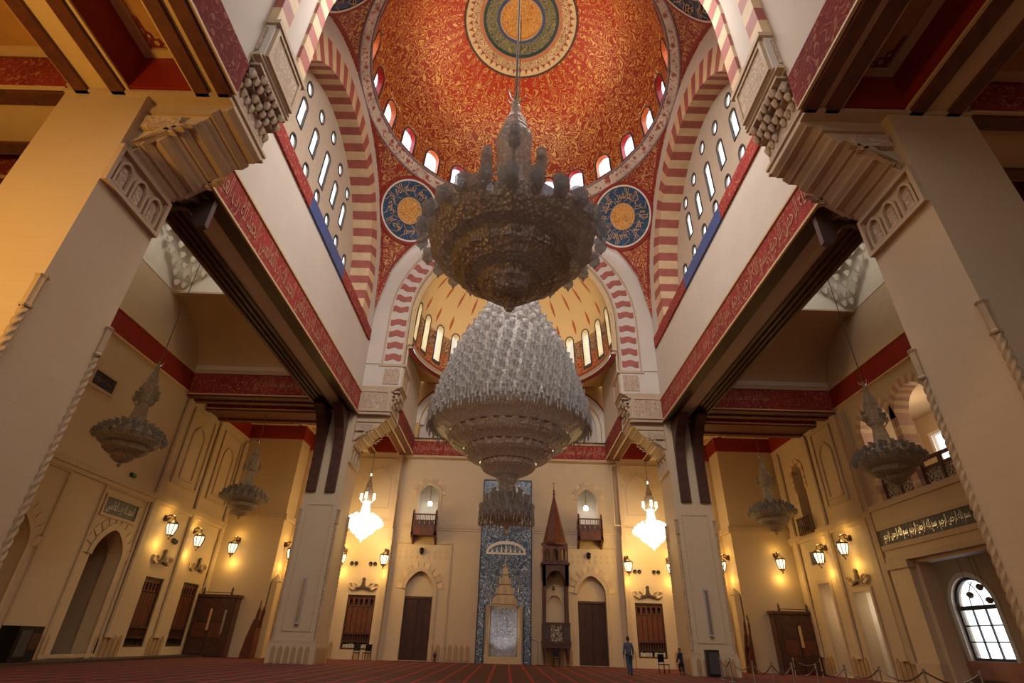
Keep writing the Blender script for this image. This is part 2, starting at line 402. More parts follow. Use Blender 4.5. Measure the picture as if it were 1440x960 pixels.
# Arabic text set with joined presentation forms
FORMS = {'ا': 'ﺍﺎ', 'ب': 'ﺏﺐﺑﺒ', 'ت': 'ﺕﺖﺗﺘ', 'ح': 'ﺡﺢﺣﺤ', 'د': 'ﺩﺪ', 'ر': 'ﺭﺮ', 'س': 'ﺱﺲﺳﺴ', 'ص': 'ﺹﺺﺻﺼ', 'ع': 'ﻉﻊﻋﻌ', 'ق': 'ﻕﻖﻗﻘ', 'ك': 'ﻙﻚﻛﻜ', 'ل': 'ﻝﻞﻟﻠ',
         'م': 'ﻡﻢﻣﻤ', 'ن': 'ﻥﻦﻧﻨ', 'ه': 'ﻩﻪﻫﻬ', 'و': 'ﻭﻮ', 'ي': 'ﻱﻲﻳﻴ', 'ى': 'ﻯﻰ'}
def shape(txt):
    out = []
    for wd in txt.split(' '):
        r = ''; prev = False
        for i, ch in enumerate(wd):
            f = FORMS.get(ch)
            if not f: r += ch; prev = False; continue
            nxt = i+1 < len(wd) and wd[i+1] in FORMS and len(f) == 4
            r += f[(3 if prev and nxt else 2 if nxt else 1 if prev else 0)]; prev = nxt
        out.append(r[::-1])
    return ' '.join(reversed(out))
def text_pts(txt):
    """flat outline mesh of the shaped text: 2-D vertices and faces, normalised to height 1 and width w"""
    c = bpy.data.curves.new('script', 'FONT'); c.body = shape(txt); c.resolution_u = 1
    o = bpy.data.objects.new('script', c); COL.objects.link(o)
    dg = bpy.context.evaluated_depsgraph_get(); dg.update(); m = bpy.data.meshes.new_from_object(o.evaluated_get(dg))
    v = [(p.co.x, p.co.y) for p in m.vertices]; f = [tuple(p.vertices) for p in m.polygons]
    bpy.data.objects.remove(o); bpy.data.meshes.remove(m); bpy.data.curves.remove(c)
    x0 = min(p[0] for p in v); x1 = max(p[0] for p in v); y0 = min(p[1] for p in v); y1 = max(p[1] for p in v)
    h = y1-y0
    return [((a-x0)/h, (b-y0)/h) for a, b in v], f, (x1-x0)/h
BISM = text_pts('بسم الله الرحمن الرحيم'); HAMD = text_pts('الحمد لله رب العالمين')
# ================================================================== SETTING
A, B, YC = 10.4, 12.75, 22.56
YF0, YF1, YB0, YB1 = 9.5, 11.75, 33.38, 35.63
ZB, ZT = 14.45, 16.0            # beam underside and top
XW = 20.7                        # aisle side walls
MB().box(-27, 27, -13, 46, -0.15, 0).build('floor', CARPET, kind='structure')

# ---- side walls (x = -/+ 20.7)
def side_panelled(s, name, holes):
    w = struct(name)
    MB().holed([rect(-13, 40.2, 0, 19.6)] + holes, SIDE(s, XW), 0, 0.7).build('wall_stone', STONE, w)
    return w
LD = [arch(29.25, 1.12, 0.02, 4.6), arch(23.05, 1.12, 0.02, 4.4), arch(16.0, 1.2, 0.02, 4.6), rect(33.2, 35.05, 0.55, 4.1), rect(37.3, 39.2, 0.55, 4.15)]
WL = side_panelled(-1, 'wall_left', LD)
GA = [arch(27.85, 1.38, 8.5, 12.3, 12, 0.0), arch(24.75, 1.38, 8.5, 12.3, 12, 0.0)]
RD = [rect(22.3, 28.15, 0.02, 5.35), arch(37.15, 0.62, 8.3, 12.4, 10), rect(36.4, 37.75, 0.02, 5.15), rect(32.5, 34.2, 0.02, 4.4)] + GA
WR = side_panelled(1, 'wall_right', RD)
def recess(s, y0, y1, z0, z1, d, mat, par, name='niche_lining'):
    """box lining behind a hole in a side wall (open towards the hall)"""
    x0 = XW+0.7; m = MB(); t = 0.15
    for a in ((x0, x0+d, y0-t, y0, z0, z1), (x0, x0+d, y1, y1+t, z0, z1), (x0+d, x0+d+t, y0-t, y1+t, z0, z1), (x0, x0+d+t, y0-t, y1+t, z1, z1+t), (x0, x0+d+t, y0-t, y1+t, z0-t, z0)):
        xa, xb = sorted((s*a[0], s*a[1])); m.box(xa, xb, *a[2:])
    return m.build(name, mat, par)
recess(-1, 28.0, 30.5, 0, 6.2, 1.4, AISLE, WL); recess(-1, 21.8, 24.3, 0, 6.2, 1.4, AISLE, WL); recess(-1, 14.6, 17.4, 0, 6.4, 1.0, AISLE, WL)
recess(1, 36.3, 37.85, 0, 5.2, 1.5, WHITE, WR); recess(1, 32.4, 34.3, 0, 4.5, 1.5, WHITE, WR)
for y_ in (37.1, 33.35): lamp('corridor_lamp', 'POINT', (XW+1.7, y_, 3.6), 30, (1.0, 0.86, 0.66), 0.15)
lamp('gallery_fill', 'POINT', (XW+3.2, 25.0, 12.6), 160, (1.0, 0.80, 0.55), 0.2)  # unseen fills added to brighten the gallery room
lamp('gallery_fill', 'POINT', (XW+2.4, 28.2, 12.8), 110, (1.0, 0.80, 0.55), 0.2)
recess(1, 36.3, 38.0, 8.3, 13.4, 0.8, PLASTER, WR)
# pilaster strips, string courses, blind panels on both side walls
for s, w in ((-1, WL), (1, WR)):
    f = SIDE(s, XW)
    for y in ((31.6, 35.95, 40.0) if s < 0 else (35.2, 31.2, 39.4)):
        MB().holed([rect(y-0.22, y+0.22, 1.0, 14.4)], f, -0.16, 0.05).build('pilaster_strip', STONE, w)
        m = MB()
        for q in (-0.27, 0.27): m.tube([(s*(XW-0.1), y+q, 1.0), (s*(XW-0.1), y+q, 14.2)], 0.05, 6)
        m.build('pilaster_bead', TRIM, w)
    segs = ((13.0, 40.2),) if s < 0 else ((30.3, 40.2), (13, 22.2))
    for a, b in segs:
        MB().strip([(a, 8.05), (b, 8.05)], [(a, 8.35), (b, 8.35)], f, -0.22, 0.02).build('string_course', TRIM, w)
        MB().strip([(a, 7.85), (b, 7.85)], [(a, 8.05), (b, 8.05)], f, -0.12, 0.02).build('string_course', STONE, w)
    for a, b in ((32.3, 35.2), (36.6, 39.4)) if s < 0 else ((32.0, 34.4),):
        o = rect(a, b, 9.3, 14.2); i = rect(a+0.12, b-0.12, 9.42, 14.08)
        MB().strip(i, o, f, -0.1, 0.02, True).build('panel_moulding', TRIM, w)
        c = (a+b)/2
        MB().strip(arch(c, 0.62, 9.9, 12.4, 14), arch(c, 0.78, 9.74, 12.4, 14), f, -0.08, 0.02, True).build('blind_arch_moulding', TRIM, w)
    # fluted dado
    m = MB(); y = 13.0
    gaps = [(g[0][0]-0.2, g[1][0]+0.2) for g in (LD if s < 0 else RD[:1]+RD[2:4])]
    while y < 40.0:
        if not any(a < y+0.2 and y < b for a, b in gaps if (LD if s < 0 else RD)):
            m.prism([(y, 0), (y+0.26, 0), (y+0.26, 0.95), (y+0.13, 1.12), (y, 0.95)], f, -0.07, 0.0)
        y += 0.4
    m.build('dado_fluting', OCHRE_D, w, kind='stuff')
# door surrounds of the left wall
for y, zs in ((29.25, 4.6), (23.05, 4.4)):
    f = SIDE(-1, XW)
    MB().strip(arch(y, 1.12, 0.02, zs), arch(y, 1.42, 0.02, zs+0.02), f, -0.1, 0.02).build('arch_surround', TRIM, WL)
    MB().strip(rect(y-1.75, y+1.75, 0.3, 7.75), rect(y-1.9, y+1.9, 0.15, 7.9), f, -0.08, 0.02, True).build('panel_moulding', TRIM, WL)
    for k in range(11):
        t = pi*(k+0.5)/11; c0 = (y+1.42*cos(t), zs+1.52*sin(t)); 
        a0, a1 = pi*k/11+0.03, pi*(k+1)/11-0.03
        pl = [(y+1.44*cos(a0), zs+1.5*sin(a0)), (y+1.85*cos(a0), zs+1.95*sin(a0)), (y+1.85*cos(a1), zs+1.95*sin(a1)), (y+1.44*cos(a1), zs+1.5*sin(a1))]
        MB().prism(pl, f, -0.05, 0.02).build('voussoir', TRIM if k % 2 else STONE, WL)
    MB().box(-XW-1.9, -XW-0.75, y-1.1, y-1.0, 0.02, 4.3).build('open_door_leaf', WOOD, WL)
# tile panels on the left wall
for n_, (a, b, c, d) in enumerate(((27.75, 30.35, 6.55, 7.35), (23.6, 25.15, 11.9, 12.62))):
    MB().strip(rect(a, b, c, d), rect(a-0.14, b+0.14, c-0.14, d+0.14), SIDE(-1, XW), -0.1, 0.02, True).build('tile_panel_frame', TRIM, WL)
    MB().box(-XW-0.01, -XW+0.05, a, b, c, d).build('calligraphy_tile_panel', TILEDARK, WL)
def script_on(fn, x0, x1, z0, z1, par, mat=GOLDP, txt=BISM, reps=1, flip=False, off=0.0, name='inscription'):
    """raised lettering between x0 and x1; fn(u, w, d) maps to 3-D"""
    v, f, wd = txt; m = MB(); L = (x1-x0)/reps
    for r in range(reps):
        a = x0+L*(r+0.04); q = L*0.92/wd
        m.add([fn(a+u*q if not flip else a+L*0.92-u*q, z0+w*(z1-z0), off) for u, w in v], f)
    return m.build(name, mat, par)
script_on(SIDE(-1, XW), 27.85, 30.25, 6.65, 7.25, WL, WHITE, HAMD, 1, False, -0.06)
script_on(SIDE(-1, XW), 23.7, 25.05, 12.0, 12.5, WL, STEEL, BISM, 1, False, -0.06)

# ---- right wall: gallery with ablaq arches, frieze, portal and vestibule
f = SIDE(1, XW)
for yc in (27.85, 24.75):
    n = 19
    for k in range(n):
        a0, a1 = pi*k/n, pi*(k+1)/n
        pl = [(yc+1.3*cos(a0), 12.3+1.3*sin(a0)), (yc+1.75*cos(a0), 12.3+1.75*sin(a0)), (yc+1.75*cos(a1), 12.3+1.75*sin(a1)), (yc+1.3*cos(a1), 12.3+1.3*sin(a1))]
        MB().prism(pl, f, -0.08, 0.7).build('voussoir', CREAMV if k % 2 else PALERED, WR)
    for q in (-1, 1):
        for k in range(8):
            ys = sorted((yc+q*1.3, yc+q*1.52)); z = 8.5+k*0.475
            MB().holed([rect(ys[0], ys[1], z, z+0.475)], f, -0.06, 0.7).build('jamb_block', PALERED if k % 2 else CREAMV, WR)
MB().lathe([(0.0, 0), (0.26, 0), (0.26, 0.25), (0.17, 0.4), (0.16, 1.5), (0.24, 1.65), (0.28, 1.9), (0.0, 1.9)], 14, (XW+0.1, 26.3, 8.5)).build('colonnette', TRIM, WR, True)
f0 = lambda a, b, c, d, dd, nm, mt, e=0.02: MB().holed([rect(a, b, c, d)], f, -dd, e).build(nm, mt, WR)
f0(22.2, 30.1, 8.15, 8.45, 0.42, 'gallery_sill', TRIM); f0(22.2, 30.1, 7.3, 8.15, 0.3, 'gallery_apron', STONE)
f0(22.2, 30.0, 7.12, 7.3, 0.36, 'frieze_moulding', TRIM); f0(23.3, 29.9, 6.35, 7.12, 0.30, 'calligraphy_frieze', TILEDARK)
f0(22.2, 30.0, 6.1, 6.35, 0.36, 'frieze_moulding', TRIM); f0(22.2, 30.0, 5.75, 6.1, 0.28, 'lintel_course', STONE)
f0(22.2, 30.0, 5.5, 5.75, 0.36, 'frieze_moulding', TRIM)
script_on(f, 23.5, 29.7, 6.42, 7.05, WR, STEEL, BISM, 3, True, -0.31)
script_on(f, 25.9, 27.6, 6.38, 7.1, WR, GOLDP, HAMD, 2, True, -0.33, 'gilt_inscription')
for y, h in ((29.2, 5.5),):
    f0(y-0.75, y+0.75, 0, h, 0.32, 'portal_pier', STONE); f0(y-0.85, y+0.85, 0, 0.95, 0.42, 'pier_plinth', TRIM); f0(y-0.85, y+0.85, h-0.35, h, 0.42, 'pier_capital', TRIM)
for k in range(3): f0(30.2+k*0.24, 30.32+k*0.24, 0.9, 14.2, 0.30-k*0.07, 'shaft_moulding', TRIM)
f0(36.35, 37.95, 6.35, 7.15, 0.06, 'calligraphy_tile_square', TILEDARK)
for a, b, h in ((36.4, 37.75, 5.15), (32.5, 34.2, 4.4)):
    MB().strip([(a, 0.02), (a, h), (b, h), (b, 0.02)], [(a-0.18, 0.02), (a-0.18, h+0.2), (b+0.18, h+0.2), (b+0.18, 0.02)], f, -0.1, 0.02).build('doorway_surround', TRIM, WR)
n = 9
for k in range(n):
    a0, a1 = pi*k/n, pi*(k+1)/n
    pl = [(37.15+0.62*cos(a0), 12.4+0.62*sin(a0)), (37.15+0.95*cos(a0), 12.4+0.95*sin(a0)), (37.15+0.95*cos(a1), 12.4+0.95*sin(a1)), (37.15+0.62*cos(a1), 12.4+0.62*sin(a1))]
    MB().prism(pl, f, -0.08, 0.3).build('voussoir', CREAMV if k % 2 else PALERED, WR)
for q in (-0.78, 0.78):
    for k in range(6): MB().holed([rect(37.15+q-0.15, 37.15+q+0.15, 11.2+k*0.2, 11.4+k*0.2)], f, -0.06, 0.02).build('jamb_block', PALERED if k % 2 else CREAMV, WR)
# vestibule beyond the portal
VS = struct('wall_vestibule')
m = MB(); m.holed([rect(21, 34.5, 0, 5.9), arch(29.95, 1.38, 1.12, 3.55, 14, 0.0)], SIDE(1, 24.2), 0, 0.5); m.build('vestibule_wall', AISLE, VS)
MB().box(21.4, 24.7, 21.0, 34.5, 5.9, 6.1).build('vestibule_ceiling', AISLE, VS)
MB().box(21.4, 24.7, 34.4, 34.6, 0, 6).box(21.4, 24.7, 20.9, 21.1, 0, 6).build('vestibule_end_wall', AISLE, VS)
MB().holed([rect(20.95, 34.5, 0.3, 1.1)], SIDE(1, 24.2), -0.12, 0.02).build('window_apron', plain('terracotta_marble', (0.55, 0.22, 0.12), 0.3), VS)
MB().strip(arch(29.95, 1.38, 1.12, 3.55, 16, 0.0), arch(29.95, 1.62, 0.95, 3.55, 16, 0.0), SIDE(1, 24.2), -0.05, 0.02, True).build('white_window_surround', WHITE, VS)
WN = struct('window_1')
fw_ = SIDE(1, 24.4)
MB().strip(arch(29.95, 1.25, 1.25, 3.55, 16, 0.0), arch(29.95, 1.38, 1.12, 3.55, 16, 0.0), fw_, -0.05, 0.08, True).build('window_frame', FRAME, WN)
MB().holed([rect(28.7, 31.2, 3.4, 3.6)], fw_, -0.07, 0.07).build('transom', FRAME, WN)
for y in (29.53, 30.37): MB().holed([rect(y-0.035, y+0.035, 1.25, 3.4)], fw_, -0.04, 0.04).build('mullion', FRAME, WN)
for z in (1.95, 2.68): MB().holed([rect(28.7, 31.2, z-0.03, z+0.03)], fw_, -0.035, 0.035).build('glazing_bar', FRAME, WN)
for c, sg in ((28.72, 1), (29.53, 1), (31.18, -1), (30.37, -1)):
    pts = []
    for i in range(9):
        t = i/8*pi*0.36; y = c+sg*1.7*(1-cos(t)); z = 3.6+1.7*sin(t)*0.86
        if (y-29.95)**2+(z-3.55)**2 < 1.3**2: pts.append((24.4, y, z))
    MB().tube(pts, 0.03, 4).build('tracery_bar', FRAME, WN)
for i in range(3):
    for j in range(3):
        MB().box(24.41, 24.43, 28.71+i*0.83, 29.5+i*0.83, 1.26+j*0.72, 1.94+j*0.72).build('pane', GLASS, WN)
MB().prism(arch(29.95, 1.25, 3.6, 3.6, 14, 0.0), fw_, 0.0, 0.02).build('pane', GLASS, WN)
# gallery room
m = MB()
m.holed([rect(21.5, 31.5, 8, 14.5), rect(28.7, 30.6, 11.3, 13.0)], SIDE(1, 26.0), 0, 0.2); m.box(21.4, 26.2, 21.3, 21.5, 8, 14.5); m.box(21.4, 26.2, 31.5, 31.7, 8, 14.5); m.box(21.4, 26.2, 21.3, 31.7, 14.3, 14.5); m.box(21.4, 26.2, 21.3, 31.7, 7.9, 8.1)
m.build('gallery_lining', AISLE, WR)
MB().box(26.1, 26.12, 28.7, 30.6, 11.3, 13.0).build('gallery_window_pane', GLASS, WR)
MB().strip(rect(28.7, 30.6, 11.3, 13.0), rect(28.5, 30.8, 11.1, 13.2), SIDE(1, 26.0), -0.08, 0.02, True).build('gallery_window_frame', WHITE, WR)
for y in (27.85, 24.75):
    t = thing('balustrade', 'dark wooden balustrade with white pierced lattice in the %s gallery arch' % ('left-hand' if y > 26 else 'right-hand'), 'balustrade', (XW+0.3, y, 8.47))
    for q in (-1.25, 0, 1.25): MB().box(XW+0.22, XW+0.38, y+q-0.08, y+q+0.08, 8.47, 9.95).build('post', WOOD, t)
    for z in (8.47, 9.35, 9.8): MB().box(XW+0.25, XW+0.35, y-1.25, y+1.25, z, z+0.16).build('rail', WOOD, t)
    for q in (-0.62, 0.62): MB().box(XW+0.28, XW+0.32, y+q-0.5, y+q+0.5, 8.6, 9.35).build('lattice_panel', LATTICE, t)
t = thing('balcony_rail', 'small dark wooden balcony rail below the narrow striped arch window', 'balcony', (XW-0.25, 37.15, 8.2))
MB().box(XW-0.45, XW, 36.35, 37.95, 8.2, 8.35).build('balcony_floor', WOOD, t)
for z in (8.7, 9.2): MB().box(XW-0.45, XW-0.37, 36.35, 37.95, z, z+0.1).build('rail', WOOD, t)
for k in range(7): MB().box(XW-0.44, XW-0.38, 36.4+k*0.24, 36.48+k*0.24, 8.35, 9.25).build('baluster', WOOD, t)

# ---- back wall (qibla side)
WBK = struct('wall_back')
XD = 6.35
ch = [arch(s*XD, 1.03, 0.02, 4.55, 14) for s in (-1, 1)] + [arch(s*6.35, 0.82, 9.2, 11.35, 14) for s in (-1, 1)] + [[(-1.28, 0.4), (1.2, 0.4), (1.2, 3.55), (-1.28, 3.55)]]
MB().holed([rect(-8.75, 8.75, 0, 14.6)] + ch, XZ(42.7), 0, 0.5).build('wall_stone', STONE, WBK)
for s in (-1, 1):
    xs = sorted((s*8.75, s*16.4)); 
    h = rect(*sorted((s*9.35, s*11.35)), 0.6, 4.02)
    MB().holed([rect(xs[0], xs[1], 0, 14.6), h], XZ(42.1), 0, 0.6).build('wall_stone', STONE, WBK)
    xa, xb = sorted((s*16.4, s*20.7))
    MB().box(xa, xb, 40.2, 42.8, 0, 16).build('corner_block', STONE, WBK)
    # window bay behind upper arch, door recess behind lower arch
    c = s*6.35
    for nm, z0, z1, h, d, mt in (('window_bay_lining', 9.0, 12.9, 1.0, 1.6, WHITE), ('doorway_lining', 0, 6, 1.15, 0.4, AISLE)):
        m = MB(); y0 = 43.2
        m.box(c-h-0.1, c-h, y0, y0+d, z0, z1).box(c+h, c+h+0.1, y0, y0+d, z0, z1).box(c-h, c+h, y0+d, y0+d+0.1, z0, z1).box(c-h, c+h, y0, y0+d, z1, z1+0.1).box(c-h, c+h, y0, y0+d, z0-0.1, z0)
        m.build(nm, mt, WBK)
    fz = XZ(42.7)
    MB().strip(arch(c, 0.82, 9.2, 11.35, 14), arch(c, 1.05, 9.2, 11.35, 14), fz, -0.08, 0.02).build('arch_surround', TRIM, WBK)
    n = 9
    for k in range(n):
        a0, a1 = pi*k/n+0.04, pi*(k+1)/n-0.04
        pl = [(c+1.07*cos(a0), 11.35+1.12*sin(a0)), (c+1.35*cos(a0), 11.35+1.42*sin(a0)), (c+1.35*cos(a1), 11.35+1.42*sin(a1)), (c+1.07*cos(a1), 11.35+1.12*sin(a1))]
        MB().prism(pl, fz, -0.05, 0.02).build('voussoir', TRIM if k % 2 else CREAMV, WBK)
    MB().strip(arch(c, 1.03, 0.02, 4.55, 14), arch(c, 1.3, 0.02, 4.55, 14), fz, -0.1, 0.02).build('arch_surround', TRIM, WBK)
    n = 11
    for k in range(n):
        a0, a1 = pi*k/n+0.03, pi*(k+1)/n-0.03
        pl = [(c+1.32*cos(a0), 4.55+1.4*sin(a0)), (c+1.72*cos(a0), 4.55+1.85*sin(a0)), (c+1.72*cos(a1), 4.55+1.85*sin(a1)), (c+1.32*cos(a1), 4.55+1.4*sin(a1))]
        MB().prism(pl, fz, -0.05, 0.02).build('voussoir', TRIM if k % 2 else CREAMV, WBK)
    MB().strip(rect(c-2.05, c+2.05, 0.05, 7.7), rect(c-2.17, c+2.17, 0.0, 7.82), fz, -0.07, 0.02, True).build('panel_moulding', TRIM, WBK)
    m = MB()
    for i in range(9):
        for j in range(2):
            x = c-1.76+i*0.44; z = 6.75+j*0.38
            m.prism([(x-0.09, z), (x, z-0.12), (x+0.09, z), (x, z+0.12)], fz, -0.03, 0.02)
    m.build('star_studs', TRIM, WBK, kind='stuff')
    # flank wall ornaments
    fk = XZ(42.1); c = s*10.35
    MB().strip(arch(c, 0.9, 10.2, 12.1, 14), arch(c, 1.02, 10.1, 12.1, 14), fk, -0.04, 0.02, True).build('blind_arch_moulding', TRIM, WBK)
    for k in range(7):
        t = pi*(k+0.5)/7; x, z = c+1.25*cos(t), 12.1+1.35*sin(t)
        MB().prism([(x-0.12, z), (x, z-0.15), (x+0.12, z), (x, z+0.15)], fk, -0.04, 0.02).build('star_boss', TRIM, WBK)
    MB().strip(rect(c-2.0, c+1.2 if s < 0 else c+2.0, 9.4, 14.0), rect(c-2.1, c+1.3 if s < 0 else c+2.1, 9.3, 14.1), fk, -0.05, 0.02, True).build('panel_moulding', TRIM, WBK)
    for nm, z0, z1, d, mt in (('string_course', 8.85, 9.15, 0.16, TRIM), ('string_course', 8.7, 8.85, 0.09, STONE)):
        MB().box(min(s*8.75, s*16.4), max(s*8.75, s*16.4), 42.1-d, 42.12, z0, z1).build(nm, mt, WBK)
        MB().box(min(s*2.05, s*8.75), max(s*2.05, s*8.75), 42.7-d*0.5, 42.72, z0, z1).build(nm, mt, WBK)
        MB().box(min(s*16.24, s*20.7), max(s*16.24, s*20.7), 40.2-d, 40.22, z0, z1).build(nm, mt, WBK)
        MB().box(min(s*16.24, s*16.42), max(s*16.24, s*16.42), 40.2, 42.1, z0, z1).build(nm, mt, WBK)
    for x in (8.75, 12.9, 16.1):
        MB().box(min(s*x, s*(x+0.3)), max(s*x, s*(x+0.3)), 41.95, 42.12, 0, 14.4).build('pilaster_strip', TRIM, WBK)
        m = MB()
        m.tube([(s*(x-0.02), 41.98, 1.0), (s*(x-0.02), 41.98, 8.6)], 0.07, 6); m.build('pilaster_bead', TRIM, WBK)
    MB().box(min(s*15.9, s*16.3), max(s*15.9, s*16.3), 40.25, 41.0, 0, 4.6).lathe([(0.32, 0), (0.22, 0.25), (0.0, 0.5)], 10, (s*16.1, 40.6, 4.6)).build('corner_buttress', STONE, WBK)
    m = MB()
    x = 8.9
    while x < 16.2:
        if not 9.2 < x < 11.5: m.prism([(s*x, 0), (s*(x+0.26), 0), (s*(x+0.26), 0.9), (s*(x+0.13), 1.08), (s*x, 0.9)], XZ(42.1), -0.07, 0)
        x += 0.42
    x = 2.9 if s > 0 else 2.4
    while x < 5.0:
        m.prism([(s*x, 0.1), (s*(x+0.26), 0.1), (s*(x+0.26), 0.9), (s*(x+0.13), 1.08), (s*x, 0.9)], XZ(42.7), -0.06, 0); x += 0.42
    m.build('dado_fluting', OCHRE_D, WBK, kind='stuff')
# red bands and upper part of the back wall
MB().box(-8.75, 8.75, 42.45, 42.8, 14.55, 15.75).build('inscription_band', REDBAND, WBK)
script_on(XZ(42.43), -8.3, 8.3, 14.7, 15.6, WBK, SCRIPTC, BISM, 6)
MB().box(-8.75, 8.75, 42.35, 42.8, 15.75, 15.9).box(-8.75, 8.75, 42.38, 42.8, 14.4, 14.55).build('band_trim', TRIM, WBK)
up_ = [arch(s*4.9, 2.85, 15.95, 17.3, 18, 0.0) for s in (-1, 1)]
MB().holed([rect(-8.75, 8.75, 15.9, 21.6)] + up_, XZ(42.3), 0, 0.4).build('upper_wall', GOLDWALL, WBK)
for s in (-1, 1):
    fz = XZ(42.3); c = s*4.9
    MB().strip(arch(c, 2.85, 15.95, 17.3, 22, 0.0), arch(c, 3.4, 15.95, 17.3, 22, 0.0), fz, -0.12, 0.05).build('exedra_arch', WHITE, WBK)
    MB().strip(arch(c, 3.4, 15.95, 17.3, 22, 0.0), arch(c, 3.52, 15.95, 17.3, 22, 0.0), fz, -0.16, 0.05).build('exedra_arch_outline', RED, WBK)
    MB().strip(arch(c, 2.5, 15.95, 17.3, 22, 0.0), arch(c, 2.86, 15.95, 17.3, 22, 0.0), fz, 0.3, 0.5).build('exedra_inner_arch', WHITE, WBK)
    m = MB()
    m.grid(lambda a, b: (c-2.85*cos(pi*a), 42.7+2.3*sin(pi*a)*cos(b*pi/2)**0.8 if b < 1 else 42.7, 17.3+2.85*sin(b*pi/2)) if False else (c-2.85*cos(pi*a)*cos(b*pi/2), 42.7+2.4*sin(pi*a)*cos(b*pi/2), 17.3+2.85*sin(b*pi/2)), 18, 8)
    m.grid(lambda a, b: (c-2.85*cos(pi*a), 42.7+2.4*sin(pi*a), 15.95+1.35*b), 18, 1)
    m.build('exedra_niche', GOLDWALL, WBK, True)
